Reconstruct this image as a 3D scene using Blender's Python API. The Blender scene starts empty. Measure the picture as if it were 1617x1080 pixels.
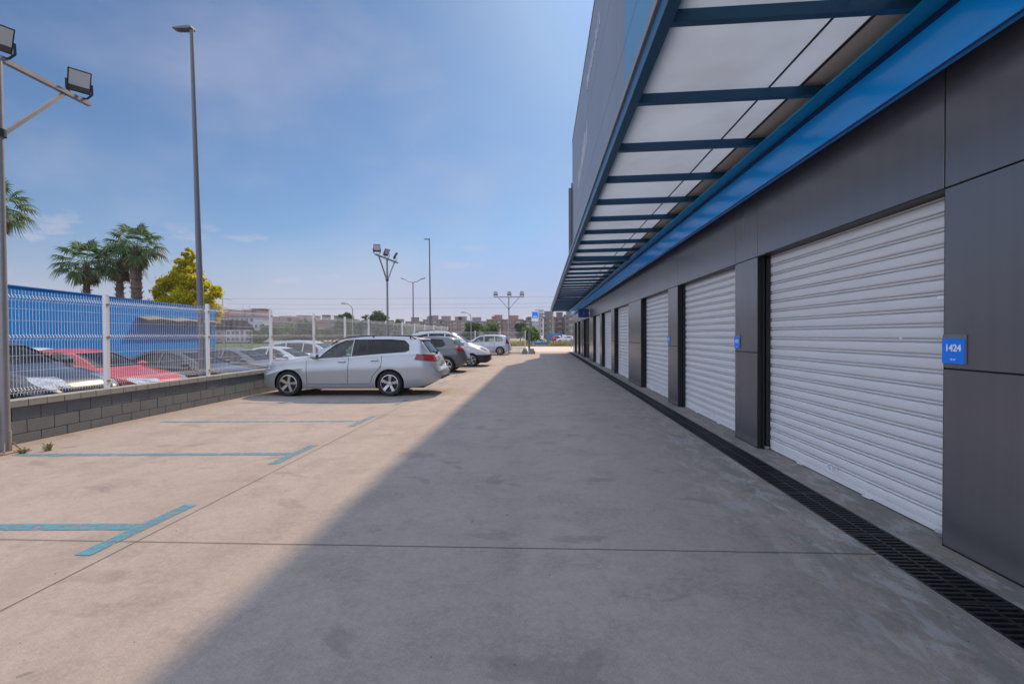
import bpy, bmesh, math, random
from mathutils import Vector, Matrix, noise
random.seed(7)
R = math.radians
scene = bpy.context.scene

# ------------------------------------------------------------------ camera
cam_data = bpy.data.cameras.new('camera')
cam_data.sensor_width = 36.0
cam_data.lens = 760.0 / 1617.0 * 36.0
cam_data.clip_start = 0.05
cam_data.clip_end = 5000
cam = bpy.data.objects.new('camera', cam_data)
scene.collection.objects.link(cam)
YAW, PITCH, ROLL = R(3.505), R(-0.811), R(0.30)
_f = Vector((-math.sin(YAW)*math.cos(PITCH), math.cos(YAW)*math.cos(PITCH), math.sin(PITCH)))
_r = Vector((math.cos(YAW), math.sin(YAW), 0)); _u = _r.cross(_f)
_r2 = _r*math.cos(ROLL) - _u*math.sin(ROLL); _u2 = _u*math.cos(ROLL) + _r*math.sin(ROLL)
cam.matrix_world = Matrix(((_r2.x, _u2.x, -_f.x, 0), (_r2.y, _u2.y, -_f.y, 0), (_r2.z, _u2.z, -_f.z, 1.6), (0, 0, 0, 1)))
scene.camera = cam

# ------------------------------------------------------------------ light
SUN = Vector((0.2425, 1.064, 1.0)).normalized()      # direction towards the sun
sun_el = math.asin(SUN.z); sun_az = math.atan2(SUN.x, SUN.y)
world = bpy.data.worlds.new('World'); scene.world = world; world.use_nodes = True
wn, wl = world.node_tree.nodes, world.node_tree.links
wn.clear()
w_out = wn.new('ShaderNodeOutputWorld'); w_bg = wn.new('ShaderNodeBackground'); sky = wn.new('ShaderNodeTexSky')
sky.sky_type = 'NISHITA'; sky.sun_disc = False; sky.sun_elevation = sun_el; sky.sun_rotation = sun_az
sky.air_density = 1.0; sky.dust_density = 0.7; sky.ozone_density = 2.2; sky.altitude = 0
w_bg.inputs['Strength'].default_value = 0.12
# a few small fair-weather clouds low over the horizon, thin veil higher up
tc = wn.new('ShaderNodeTexCoord'); sep = wn.new('ShaderNodeSeparateXYZ'); wl.new(tc.outputs['Generated'], sep.inputs[0])
mp = wn.new('ShaderNodeMapping'); mp.inputs['Scale'].default_value = (9, 9, 26); wl.new(tc.outputs['Generated'], mp.inputs[0])
nz = wn.new('ShaderNodeTexNoise'); nz.inputs['Scale'].default_value = 1.25; nz.inputs['Detail'].default_value = 7; nz.inputs['Roughness'].default_value = .55
wl.new(mp.outputs[0], nz.inputs['Vector'])
def wmr(src, a, b, c=0., d=1.):
    m = wn.new('ShaderNodeMapRange'); m.inputs['From Min'].default_value = a; m.inputs['From Max'].default_value = b
    m.inputs['To Min'].default_value = c; m.inputs['To Max'].default_value = d; m.interpolation_type = 'SMOOTHSTEP'
    wl.new(src, m.inputs['Value']); return m.outputs[0]
def wmath(op, a, b):
    m = wn.new('ShaderNodeMath'); m.operation = op
    for i, v in enumerate((a, b)):
        if isinstance(v, (int, float)): m.inputs[i].default_value = v
        else: wl.new(v, m.inputs[i])
    return m.outputs[0]
puff = wmr(nz.outputs['Fac'], .555, .69)
band = wmath('MULTIPLY', wmr(sep.outputs['Z'], .05, .10), wmr(sep.outputs['Z'], .22, .15))
puff = wmath('MULTIPLY', puff, band)
mp2 = wn.new('ShaderNodeMapping'); mp2.inputs['Scale'].default_value = (2.2, 2.2, 4); wl.new(tc.outputs['Generated'], mp2.inputs[0])
nz2 = wn.new('ShaderNodeTexNoise'); nz2.inputs['Scale'].default_value = 1.3; nz2.inputs['Detail'].default_value = 5
wl.new(mp2.outputs[0], nz2.inputs['Vector'])
veil = wmr(nz2.outputs['Fac'], .42, .75, 0, .30)
cl = wmath('MAXIMUM', wmath('MULTIPLY', puff, .5), veil)
tint = wn.new('ShaderNodeMixRGB'); tint.blend_type = 'MULTIPLY'; tint.inputs[0].default_value = 1
tint.inputs[2].default_value = (.46, .62, .765, 1)
wl.new(sky.outputs[0], tint.inputs[1])
dk = wn.new('ShaderNodeMixRGB'); dk.blend_type = 'DARKEN'; dk.inputs[0].default_value = .75; wl.new(tint.outputs[0], dk.inputs[1]); dk.inputs[2].default_value = (2.9, 4.4, 7.6, 1)
hzt = wn.new('ShaderNodeMixRGB'); wl.new(wmr(sep.outputs['Z'], .22, -.02, 0, .85), hzt.inputs[0]); wl.new(dk.outputs[0], hzt.inputs[1]); hzt.inputs[2].default_value = (3.75, 3.75, 5.1, 1)
cmix = wn.new('ShaderNodeMixRGB'); wl.new(cl, cmix.inputs[0]); wl.new(hzt.outputs[0], cmix.inputs[1])
cmix.inputs[2].default_value = (4.9, 4.8, 5.7, 1)
# added brightening of the unseen sky overhead, behind and far left, fills the shade
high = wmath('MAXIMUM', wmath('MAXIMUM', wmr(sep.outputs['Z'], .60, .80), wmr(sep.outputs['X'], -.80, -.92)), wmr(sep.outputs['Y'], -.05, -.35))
sky_fill = wmath('MULTIPLY', wmr(nz2.outputs['Fac'], .25, .62, .55, 1), high)
cmx2 = wn.new('ShaderNodeMixRGB'); wl.new(sky_fill, cmx2.inputs[0]); wl.new(cmix.outputs[0], cmx2.inputs[1]); cmx2.inputs[2].default_value = (11.0, 12.4, 15.6, 1)
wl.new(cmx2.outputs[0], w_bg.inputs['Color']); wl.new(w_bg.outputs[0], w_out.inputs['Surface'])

sun_data = bpy.data.lights.new('sun', 'SUN'); sun_data.energy = 5.0; sun_data.angle = R(0.53); sun_data.color = (1.0, .745, .505)
sun = bpy.data.objects.new('sun', sun_data); scene.collection.objects.link(sun)
sun.rotation_euler = SUN.to_track_quat('Z', 'Y').to_euler(); sun.location = (20, 60, 60)
scene.view_settings.view_transform = 'Standard'; scene.view_settings.look = 'None'
scene.view_settings.exposure = 0.0; scene.view_settings.gamma = 1.0

# ------------------------------------------------------------------ helpers
COL = scene.collection
def tag(o, label=None, cat=None, group=None, kind=None):
    if label: o['label'] = label
    if cat: o['category'] = cat
    if group: o['group'] = group
    if kind: o['kind'] = kind
    return o
def empty(name, loc=(0, 0, 0), rz=0, label=None, cat=None, group=None):
    o = bpy.data.objects.new(name, None); COL.objects.link(o); o.location = loc; o.rotation_euler = (0, 0, rz)
    o.empty_display_size = .3
    return tag(o, label, cat, group)
class MB:
    def __init__(s): s.v = []; s.f = []; s.m = []
    def face(s, pts, m=0):
        b = len(s.v); s.v += [tuple(p) for p in pts]; s.f.append(tuple(range(b, b+len(pts)))); s.m.append(m)
    def box(s, a, b, m=0):
        x0, y0, z0 = a; x1, y1, z1 = b; k = len(s.v)
        s.v += [(x0,y0,z0),(x1,y0,z0),(x1,y1,z0),(x0,y1,z0),(x0,y0,z1),(x1,y0,z1),(x1,y1,z1),(x0,y1,z1)]
        for q in ((0,3,2,1),(4,5,6,7),(0,1,5,4),(1,2,6,5),(2,3,7,6),(3,0,4,7)):
            s.f.append(tuple(k+i for i in q)); s.m.append(m)
    def bar(s, p, q, w, h=None, n=4, m=0, w2=None, up=None):
        """prism from p to q; n=4: w x h box section, else round radius w"""
        p, q = Vector(p), Vector(q); d = (q-p).normalized(); h = h or w
        up = Vector(up) if up else (Vector((0,0,1)) if abs(d.z) < .95 else Vector((1,0,0)))
        a = d.cross(up).normalized(); b = a.cross(d)
        k = len(s.v); w2 = w2 if w2 is not None else w; rr = w2/w
        for c, sc in ((p, 1), (q, rr)):
            for i in range(n):
                if n == 4:
                    sx, sy = ((-1,-1),(1,-1),(1,1),(-1,1))[i]; s.v.append(tuple(c + a*sx*w/2*sc + b*sy*h/2*sc))
                else:
                    t = 2*math.pi*i/n; s.v.append(tuple(c + (a*math.cos(t)+b*math.sin(t))*w*sc))
        for i in range(n):
            j = (i+1) % n; s.f.append((k+i, k+j, k+n+j, k+n+i)); s.m.append(m)
        s.f.append(tuple(k+i for i in reversed(range(n)))); s.f.append(tuple(k+n+i for i in range(n))); s.m += [m, m]
    def path(s, pts, r, n=6, m=0):
        for a, b in zip(pts, pts[1:]): s.bar(a, b, r, n=n, m=m)
    def prism(s, poly, axis, a, b, m=0):
        """poly of 2D pts extruded along axis ('x','y','z') from a to b"""
        def P(u, v, w): return {'x': (w,u,v), 'y': (u,w,v), 'z': (u,v,w)}[axis]
        n = len(poly); k = len(s.v)
        s.v += [P(u, v, a) for u, v in poly] + [P(u, v, b) for u, v in poly]
        for i in range(n):
            j = (i+1) % n; s.f.append((k+i, k+j, k+n+j, k+n+i)); s.m.append(m)
        s.f.append(tuple(k+i for i in reversed(range(n)))); s.f.append(tuple(k+n+i for i in range(n))); s.m += [m, m]
    def lathe(s, prof, n=32, axis='y', c=(0,0,0), m=0, closed=True):
        """prof list of (r, t) around axis"""
        k = len(s.v); L = len(prof)
        for i in range(n):
            t = 2*math.pi*i/n
            for r, h in prof:
                if axis == 'y': s.v.append((c[0]+r*math.cos(t), c[1]+h, c[2]+r*math.sin(t)))
                else: s.v.append((c[0]+r*math.cos(t), c[1]+r*math.sin(t), c[2]+h))
        rng = range(L) if closed else range(L-1)
        for i in range(n):
            for j in rng:
                a, b = k+i*L+j, k+((i+1)%n)*L+j; j2 = (j+1) % L
                s.f.append((a, b, k+((i+1)%n)*L+j2, k+i*L+j2)); s.m.append(m)
    def mesh(s, name, mats, smooth=None, fix=True):
        me = bpy.data.meshes.new(name); me.from_pydata(s.v, [], s.f)
        for mt in (mats if isinstance(mats, (list, tuple)) else [mats]): me.materials.append(mt)
        me.polygons.foreach_set('material_index', s.m)
        if fix:
            bm = bmesh.new(); bm.from_mesh(me); bmesh.ops.recalc_face_normals(bm, faces=bm.faces); bm.to_mesh(me); bm.free()
        if smooth is not None:
            me.shade_smooth(); me.set_sharp_from_angle(angle=R(smooth))
        me.update(); return me
    def build(s, name, mats, parent=None, smooth=None, bevel=0, fix=True):
        o = bpy.data.objects.new(name, s.mesh(name, mats, smooth, fix)); COL.objects.link(o)
        if parent: o.parent = parent
        if bevel:
            b = o.modifiers.new('bevel', 'BEVEL'); b.width = bevel; b.segments = 2; b.limit_method = 'ANGLE'
        return o
def obj(name, me, parent=None, loc=None, rz=None):
    o = bpy.data.objects.new(name, me); COL.objects.link(o)
    if parent: o.parent = parent
    if loc: o.location = loc
    if rz is not None: o.rotation_euler = (0, 0, rz)
    return o
def dup(o, parent=None):
    c = o.copy(); COL.objects.link(c); c.parent = parent
    for ch in list(o.children): dup(ch, c)
    return c
def baked(o):
    """mesh with modifiers applied"""
    dg = bpy.context.evaluated_depsgraph_get(); dg.update()
    return bpy.data.meshes.new_from_object(o.evaluated_get(dg))

# ------------------------------------------------------------------ materials
def mat(name, col, rough=.6, metal=0., spec=.5, bump=None, var=None, var2=None, coat=0., alpha=None):
    """col base rgb; var=(scale, amount, tint) large scale variation; bump=(scale, strength)"""
    m = bpy.data.materials.new(name); m.use_nodes = True; nt = m.node_tree; p = nt.nodes['Principled BSDF']
    p.inputs['Base Color'].default_value = (*col, 1); p.inputs['Roughness'].default_value = rough
    p.inputs['Metallic'].default_value = metal; p.inputs['Specular IOR Level'].default_value = spec
    if coat: p.inputs['Coat Weight'].default_value = coat; p.inputs['Coat Roughness'].default_value = .04
    N = nt.nodes; L = nt.links
    t = N.new('ShaderNodeTexCoord')
    last = None
    for v in (var, var2):
        if not v: continue
        sc, amt, col2 = v[:3]
        n = N.new('ShaderNodeTexNoise'); n.inputs['Detail'].default_value = 6; n.inputs['Roughness'].default_value = .6
        if isinstance(sc, (tuple, list)):
            mpn = N.new('ShaderNodeMapping'); mpn.inputs['Scale'].default_value = sc; L.new(t.outputs['Object'], mpn.inputs[0]); L.new(mpn.outputs[0], n.inputs['Vector']); n.inputs['Scale'].default_value = 1
        else:
            n.inputs['Scale'].default_value = sc; L.new(t.outputs['Object'], n.inputs['Vector'])
        mr = N.new('ShaderNodeMapRange'); mr.inputs['From Min'].default_value = .35; mr.inputs['From Max'].default_value = .7; mr.inputs['To Max'].default_value = amt
        L.new(n.outputs['Fac'], mr.inputs['Value'])
        mx = N.new('ShaderNodeMixRGB'); L.new(mr.outputs[0], mx.inputs[0])
        if last: L.new(last, mx.inputs[1])
        else: mx.inputs[1].default_value = (*col, 1)
        mx.inputs[2].default_value = (*col2, 1); last = mx.outputs[0]
    if last: L.new(last, p.inputs['Base Color'])
    if bump:
        n = N.new('ShaderNodeTexNoise'); n.inputs['Scale'].default_value = bump[0]; n.inputs['Detail'].default_value = 5
        L.new(t.outputs['Object'], n.inputs['Vector'])
        b = N.new('ShaderNodeBump'); b.inputs['Strength'].default_value = bump[1]; b.inputs['Distance'].default_value = bump[2] if len(bump) > 2 else .01
        L.new(n.outputs['Fac'], b.inputs['Height']); L.new(b.outputs[0], p.inputs['Normal'])
    return m
def paint(name, col, metal=.0, rough=.35):
    return mat(name, col, rough=rough, metal=metal, coat=.6, var=(1.3, .25, tuple(c*.82+.02 for c in col)))
def glass(name, tintc, transp=.6, rough=.03, ior=1.42):
    m = bpy.data.materials.new(name); m.use_nodes = True; nt = m.node_tree; N = nt.nodes; L = nt.links; N.clear()
    o = N.new('ShaderNodeOutputMaterial'); tr = N.new('ShaderNodeBsdfTransparent'); tr.inputs[0].default_value = (*[c*transp for c in tintc], 1)
    gl = N.new('ShaderNodeBsdfGlossy'); gl.inputs['Roughness'].default_value = rough
    fr = N.new('ShaderNodeFresnel'); fr.inputs[0].default_value = ior
    mr = N.new('ShaderNodeMapRange'); mr.inputs['To Min'].default_value = .03; mr.inputs['To Max'].default_value = 1
    mx = N.new('ShaderNodeMixShader'); L.new(fr.outputs[0], mr.inputs[0]); L.new(mr.outputs[0], mx.inputs[0])
    L.new(tr.outputs[0], mx.inputs[1]); L.new(gl.outputs[0], mx.inputs[2]); L.new(mx.outputs[0], o.inputs[0]); return m

def concrete(name, base, light, dark, stains=True, drain=False):
    m = bpy.data.materials.new(name); m.use_nodes = True; nt = m.node_tree; N = nt.nodes; L = nt.links; p = N['Principled BSDF']
    p.inputs['Roughness'].default_value = .85; p.inputs['Specular IOR Level'].default_value = .3
    g = N.new('ShaderNodeNewGeometry')
    def tex(scale, detail=6, rough=.6, vec=None, dist=0.):
        n = N.new('ShaderNodeTexNoise'); n.inputs['Detail'].default_value = detail; n.inputs['Roughness'].default_value = rough; n.inputs['Distortion'].default_value = dist
        mpn = N.new('ShaderNodeMapping'); mpn.inputs['Scale'].default_value = scale if isinstance(scale, tuple) else (scale,)*3
        if vec: mpn.inputs['Location'].default_value = vec
        L.new(g.outputs['Position'], mpn.inputs[0]); L.new(mpn.outputs[0], n.inputs['Vector']); n.inputs['Scale'].default_value = 1
        return n.outputs['Fac']
    def rng(v, a, b, c=0., d=1.):
        r = N.new('ShaderNodeMapRange'); r.interpolation_type = 'SMOOTHSTEP'; r.inputs['From Min'].default_value = a; r.inputs['From Max'].default_value = b
        r.inputs['To Min'].default_value = c; r.inputs['To Max'].default_value = d; L.new(v, r.inputs['Value']); return r.outputs[0]
    def mix(f, a, b, mode='MIX'):
        x = N.new('ShaderNodeMixRGB'); x.blend_type = mode
        if isinstance(f, float): x.inputs[0].default_value = f
        else: L.new(f, x.inputs[0])
        for i, v in ((1, a), (2, b)):
            if isinstance(v, tuple): x.inputs[i].default_value = (*v, 1)
            else: L.new(v, x.inputs[i])
        return x.outputs[0]
    def mul(a, b):
        x = N.new('ShaderNodeMath'); x.operation = 'MULTIPLY'
        for i, v in enumerate((a, b)):
            if isinstance(v, (int, float)): x.inputs[i].default_value = v
            else: L.new(v, x.inputs[i])
        return x.outputs[0]
    c = mix(rng(tex(.45, 5, .6), .35, .68, 0., .32), base, light)
    c = mix(rng(tex((1.6, 1.5, 1), 8, .68, (3, 1, 0), .4), .46, .64, 0., .52), c, dark)
    c = mix(rng(tex(7, 8, .75, (9, 4, 0)), .40, .68, 0., .40), c, dark)
    c = mix(rng(tex(24, 6, .8), .42, .62, 0., .42), c, light)
    c = mix(rng(tex(95, 4, .8), .44, .62, 0., .50), c, dark)
    c = mix(rng(tex(170, 2, .6, (5, 5, 0)), .66, .72, 0., .6), c, tuple(x*.5 for x in dark))
    if stains:
        # oil drips and scuffs, each with its own outline
        s = mul(rng(tex((1.3, 2.0, 1), 5, .55, (7, 2, 0), .5), .60, .67), .34)
        c = mix(s, c, tuple(x*.62 for x in dark))
        s2 = mul(rng(tex(5.5, 2, .5, (1, 8, 0)), .745, .775), .5)
        c = mix(s2, c, tuple(x*.45 for x in dark))
        # tyre-polished driving band along the lane
        c = mix(rng(tex((1.3, .05, 1), 3, .5, (2, 0, 0)), .5, .7, 0., .28), c, dark)
    if drain:
        sx = N.new('ShaderNodeSeparateXYZ'); L.new(g.outputs['Position'], sx.inputs[0])
        edge = rng(sx.outputs['X'], 1.15, 2.35)
        near = rng(sx.outputs['Y'], 12, 4, .35, 1.)
        wet = mul(mul(rng(tex((3.4, 1.5, 1), 9, .68, (4, 6, 0), .4), .47, .55), edge), near)
        c = mix(mul(wet, .62), c, (.17, .175, .16))
        lime = mul(mul(rng(tex((5.2, 2.1, 1), 10, .72, (14, 3, 0), .35), .50, .60), edge), near)
        c = mix(mul(lime, .48), c, (.43, .44, .44))
    L.new(c, p.inputs['Base Color'])
    b = N.new('ShaderNodeBump'); b.inputs['Strength'].default_value = .35; b.inputs['Distance'].default_value = .004
    L.new(tex(45, 6, .7), b.inputs['Height']); L.new(b.outputs[0], p.inputs['Normal'])
    return m

M = {}
M['concrete'] = concrete('worn_concrete', (.300, .258, .230), (.385, .337, .303), (.192, .164, .146), drain=True)
M['concrete2'] = concrete('pale_concrete', (.46, .41, .37), (.53, .48, .43), (.37, .33, .29), stains=False)
M['joint'] = mat('joint_filler', (.06, .05, .045), .9)
M['soil'] = mat('dry_soil', (.21, .17, .11), .95, var=(.03, .8, (.16, .17, .06)), var2=(.6, .6, (.26, .21, .13)))
M['asphalt'] = mat('asphalt', (.085, .085, .09), .9, var=(.8, .5, (.12, .115, .11)), bump=(60, .3))
M['verge'] = mat('verge_soil', (.20, .18, .09), .95, var=(1.2, .8, (.13, .15, .05)))
M['block'] = mat('concrete_block', (.155, .168, .18), .9, var=(3, .7, (.115, .122, .13)), var2=(40, .35, (.25, .262, .27)), bump=(70, .5))
M['coping'] = mat('coping_block', (.29, .285, .27), .9, var=(4, .5, (.21, .205, .19)), bump=(60, .4))
M['mortar'] = mat('mortar', (.075, .07, .07), .95)
M['panel'] = mat('anthracite_panel', (.20, .19, .20), .26, metal=.55, spec=.6, var=(.5, .4, (.225, .213, .225)), var2=((2, 7, .35), .30, (.145, .136, .145)), bump=(.9, .08, .02))
M['black'] = mat('black_metal', (.010, .011, .014), .45)
M['gap'] = mat('black_joint_backing', (.006, .006, .007), .8)  # black backing that shows in the panel joints
M['shutter'] = mat('shutter_steel', (.74, .735, .745), .42, metal=.0, var=((.6, .9, 5), .35, (.72, .70, .71)), var2=((3, 2.2, 14), .22, (.60, .57, .54)), bump=(3, .12, .01))
M['bluesteel'] = mat('blue_painted_steel', (.0, .35, .95), .20, spec=.6, var=(1.2, .4, (.0, .38, 1.0)), bump=(3, .08, .01))
M['navysteel'] = mat('dark_blue_steel', (.004, .075, .16), .4, spec=.5, var=(2, .4, (.010, .07, .17)))
M['facade'] = mat('grey_cladding', (.20, .215, .26), .5, metal=.1, var=((.3, .3, .08), .5, (.17, .185, .225)))
M['facadeblue'] = mat('blue_cladding', (.075, .235, .38), .45, var=(.4, .4, (.065, .21, .35)))
M['white'] = mat('white_paint', (.72, .72, .72), .5, var=(8, .3, (.6, .59, .57)))
M['fence'] = mat('white_fence_coating', (.74, .73, .73), .45)
M['rust'] = mat('clamp_metal', (.38, .30, .24), .6, metal=.4)
M['galv'] = mat('galvanised_steel', (.30, .29, .29), .5, metal=.5, var=(6, .5, (.22, .21, .21)))
M['polegrey'] = mat('grey_pole_paint', (.135, .14, .165), .5, var=(5, .4, (.11, .11, .13)))
M['lampbody'] = mat('black_lamp_body', (.018, .019, .023), .5)
M['lampglass'] = mat('frosted_lamp_glass', (.62, .63, .62), .25, var=(12, .3, (.5, .52, .52)))
M['lampled'] = mat('led_board', (.13, .125, .12), .6, var=(90, .8, (.03, .03, .03)))
M['bluewall'] = mat('blue_hoarding', (.0, .175, .54), .6, spec=.15, var=(.25, .6, (.0, .20, .60)))
M['awning'] = mat('awning_sheet', (.20, .18, .16), .9, spec=.1)
M['dark'] = mat('dark_void', (.015, .015, .02), .7)
M['grate'] = mat('cast_iron_grate', (.030, .032, .036), .5, metal=.6, var=(20, .6, (.06, .055, .05)))
M['signblue'] = mat('sign_blue', (.0, .22, .92), .35, spec=.5)
M['signgrey'] = mat('sign_holder_grey', (.17, .18, .22), .4)
M['signwhite'] = mat('sign_white', (.88, .90, .95), .4)
M['steel'] = mat('padlock_steel', (.55, .55, .55), .3, metal=.9)
M['rubber'] = mat('rubber_seal', (.012, .012, .012), .8)

# worn blue floor paint: patches of the concrete show through
def floor_paint():
    m = bpy.data.materials.new('worn_blue_floor_paint'); m.use_nodes = True; nt = m.node_tree; N = nt.nodes; L = nt.links; p = N['Principled BSDF']
    p.inputs['Roughness'].default_value = .75
    g = N.new('ShaderNodeNewGeometry')
    n = N.new('ShaderNodeTexNoise'); n.inputs['Scale'].default_value = 7; n.inputs['Detail'].default_value = 12; n.inputs['Roughness'].default_value = .75; L.new(g.outputs['Position'], n.inputs['Vector'])
    n2 = N.new('ShaderNodeTexNoise'); n2.inputs['Scale'].default_value = 1.1; n2.inputs['Detail'].default_value = 3; L.new(g.outputs['Position'], n2.inputs['Vector'])
    c = N.new('ShaderNodeMixRGB'); L.new(n2.outputs['Fac'], c.inputs[0]); c.inputs[1].default_value = (.06, .21, .31, 1); c.inputs[2].default_value = (.09, .25, .31, 1)
    L.new(c.outputs[0], p.inputs['Base Color'])
    sx = N.new('ShaderNodeSeparateXYZ'); L.new(g.outputs['Position'], sx.inputs[0])
    far = N.new('ShaderNodeMapRange'); far.inputs['From Min'].default_value = 4; far.inputs['From Max'].default_value = 11; far.inputs['To Min'].default_value = .18; far.inputs['To Max'].default_value = .09; L.new(sx.outputs['Y'], far.inputs[0])
    a = N.new('ShaderNodeMath'); a.operation = 'ADD'; L.new(n.outputs['Fac'], a.inputs[0]); L.new(far.outputs[0], a.inputs[1])
    r = N.new('ShaderNodeMapRange'); r.inputs['From Min'].default_value = .52; r.inputs['From Max'].default_value = .72; r.inputs['To Min'].default_value = .06; r.inputs['To Max'].default_value = .86; L.new(a.outputs[0], r.inputs[0])
    L.new(r.outputs[0], p.inputs['Alpha']); return m
M['floorpaint'] = floor_paint()

# ================================================================== SETTING
def slab(name, a, b, m, kind='structure'):
    mb = MB(); mb.box(a, b); o = mb.build(name, m); o['kind'] = kind; return o
mb = MB(); mb.box((-1500, -300, -1.0), (1500, 2500, -.27)); g = mb.build('ground', M['soil']); g['kind'] = 'structure'
slab('pavement', (-8.0, -12, -.9), (2.43, 46.0, 0), M['concrete'])
slab('building_apron', (2.78, -12, -.9), (3.2, 46.0, 0), M['concrete'])
slab('drain_channel', (2.43, -12, -.9), (2.78, 46.0, -.12), M['dark'])
mb = MB(); prof = [(-6, .02), (9, .0), (11.6, -.12), (14.2, -.25), (36, -.255)]
mb.prism(prof + [(36, -.9), (-6, -.9)], 'x', -34, -8.12); g = mb.build('neighbouring_car_park', M['asphalt']); g['kind'] = 'structure'
slab('access_road', (-14, 46.0, -.9), (70, 67, -.004), M['concrete2'])
slab('verge', (-6, 67, -.9), (80, 92, .10), M['verge'])
slab('road', (-160, 96, -.9), (160, 150, -.2), M['asphalt'])
# expansion joints sawn in the concrete
def strip(name, pts, w, m, z=.004, kind='structure'):
    mb = MB(); (x0, y0), (x1, y1) = pts; d = Vector((x1-x0, y1-y0, 0)).normalized(); n = Vector((-d.y, d.x, 0))*w/2
    a, b = Vector((x0, y0, z)), Vector((x1, y1, z)); mb.face([a-n, b-n, b+n, a+n]); o = mb.build(name, m); o['kind'] = kind; return o
for y0, y1 in ((3.50, 3.62), (9.4, 9.5), (15.4, 15.5), (21.4, 21.5), (27.4, 27.5), (33.4, 33.5), (-2.4, -2.3)):
    strip('expansion_joint', [(-8, y0), (2.425, y1)], .007 if y0 < 5 else .007, M['joint'])
strip('expansion_joint', [(-3.16, -11), (-3.20, 46)], .006, M['joint'])
# blue bay markings: a long line to the wall with a short cap at the lane
for k in range(7):
    y = 3.87 + 2.49*k
    mb = MB(); x1 = -3.30
    for (ax, ay, bx, by) in ((-3.43, y-.03, -7.15, y-.24), ):
        d = Vector((bx-ax, by-ay, 0)).normalized(); n = Vector((-d.y, d.x, 0))*.068; a = Vector((ax, ay, .005)); b = Vector((bx, by, .005))
        mb.face([a-n, b-n, b+n, a+n])
    mb.face([(-3.44, y-.56, .005), (-3.31, y-.56, .005), (-3.28, y+.50, .005), (-3.41, y+.50, .005)])
    o = mb.build('parking_line', M['floorpaint']); o['kind'] = 'structure'

# ================================================================== STORAGE BUILDING
bld = empty('storage_building', (3.0, 20, 0), 0, 'long grey self storage building with roller shutters and tall upper facade', 'building')
def bpart(name, mb, m, parent=None, smooth=None, bevel=0):
    o = mb.build(name, m, None, smooth, bevel); o.parent = parent or bld
    if parent is None or parent is bld: o.matrix_parent_inverse = Matrix.Translation((-3.0, -20, 0))
    return o
DOORS = [(3.79, 6.90, 'r'), (7.67, 10.83, 'r'), (11.64, 14.76, 'r'), (16.85, 20.09, 'r'), (20.99, 24.28, 'r'), (25.01, 28.23, 'r'),
         (30.46, 34.71, 'd'), (35.40, 36.11, 'd'), (37.28, 39.65, 'd'), (41.06, 43.61, 'd')]
HEAD = 2.672; MID = 1.335; TOPP = 3.95; YN, YF = -12., 45.96
# core walls behind the cladding
mb = MB()
edges = [YN] + [v for d in DOORS for v in d[:2]] + [YF]
for i in range(0, len(edges), 2):
    a, b = edges[i], edges[i+1]; mb.box((3.012, a+.004, .0), (3.30, b-.004, HEAD))
mb.box((3.012, YN, HEAD+.004), (3.30, YF-.01, 3.95)); mb.box((3.30, YN, -.3), (24.5, YF-.01, 3.95))
bpart('core_wall', mb, M['gap'])
# cladding panels
G = .006
def panel(y0, y1, z0, z1, m='panel'):
    mb = MB(); mb.box((3.0, y0+G, z0+G), (3.0115, y1-G, z1-G)); return bpart('cladding_panel', mb, M[m], bevel=.002)
for i in range(0, len(edges), 2):
    a, b = edges[i], edges[i+1]
    cuts = [a, b] if b-a < 3 else ([a, b-3.4, b] if b-a < 30 else [a, b])
    if i == 0: cuts = [YN, -9, -5.9, -2.8, .3, b] ; cuts = [YN, -8.4, -5.0, -1.6, 1.6, b]
    for c0, c1 in zip(cuts, cuts[1:]):
        panel(c0, c1, .012, MID); panel(c0, c1, MID, HEAD); panel(c0, c1, HEAD, TOPP)
for y0, y1, k in DOORS:
    panel(y0, y1, HEAD, TOPP)
# end return of the wall
mb = MB(); mb.box((3.012, YF-.008, .012), (24.5, YF+.004, 3.95)); bpart('end_cladding', mb, M['panel'])
# reveals, shutters
PITCH_S = .125
def shutter_mesh(w):
    prof = []; z = .055; x = 0
    while z < HEAD-.01:
        for dz, dx in ((0, .022), (.0015, -.002), (.006, -.007), (.016, -.010), (.048, -.012), (.078, -.010), (.086, -.006), (.0885, .000), (.0895, .022), (.0965, .022), (.098, -.001), (.102, -.006), (.108, -.008), (.113, -.006), (.1165, -.001), (.118, .022)):
            if z+dz < HEAD: prof.append((dx, z+dz))
        z += PITCH_S
    mb = MB(); k = 0; n = len(prof)
    # slight dents: subdivide along width
    cols = 14
    for c in range(cols+1):
        y = w*c/cols
        for dx, zz in prof: mb.v.append((dx + .0022*noise.noise(Vector((y*1.7, zz*2.3, w))), y, zz))
    for c in range(cols):
        for j in range(n-1):
            a = c*n+j; b = (c+1)*n+j; mb.f.append((a, b, b+1, a+1)); mb.m.append(0)
    return mb.mesh('shutter_curtain', M['shutter'], smooth=35)
stk_outline = None
def sticker_mb():
    # white oval ring with two worn sole prints
    mb = MB(); n = 36; A, B = .105, .045
    for i in range(n):
        t0, t1 = 2*math.pi*i/n, 2*math.pi*(i+1)/n
        mb.face([(0, A*math.cos(t0), B*math.sin(t0)), (0, A*math.cos(t1), B*math.sin(t1)), (0, A*.84*math.cos(t1), B*.66*math.sin(t1)), (0, A*.84*math.cos(t0), B*.66*math.sin(t0))])
    mb.face([(0, -.012, -.036), (0, .012, -.036), (0, .012, .036), (0, -.012, .036)])
    rnd = random.Random(3)
    for s in (-1, 1):
        for i in range(60):
            y = s*(.02 + rnd.random()*.055); z = (rnd.random()-.5)*.05
            mb.face([(0, y, z), (0, y+.006, z), (0, y+.006, z+.004), (0, y, z+.004)])
    return mb
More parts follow.
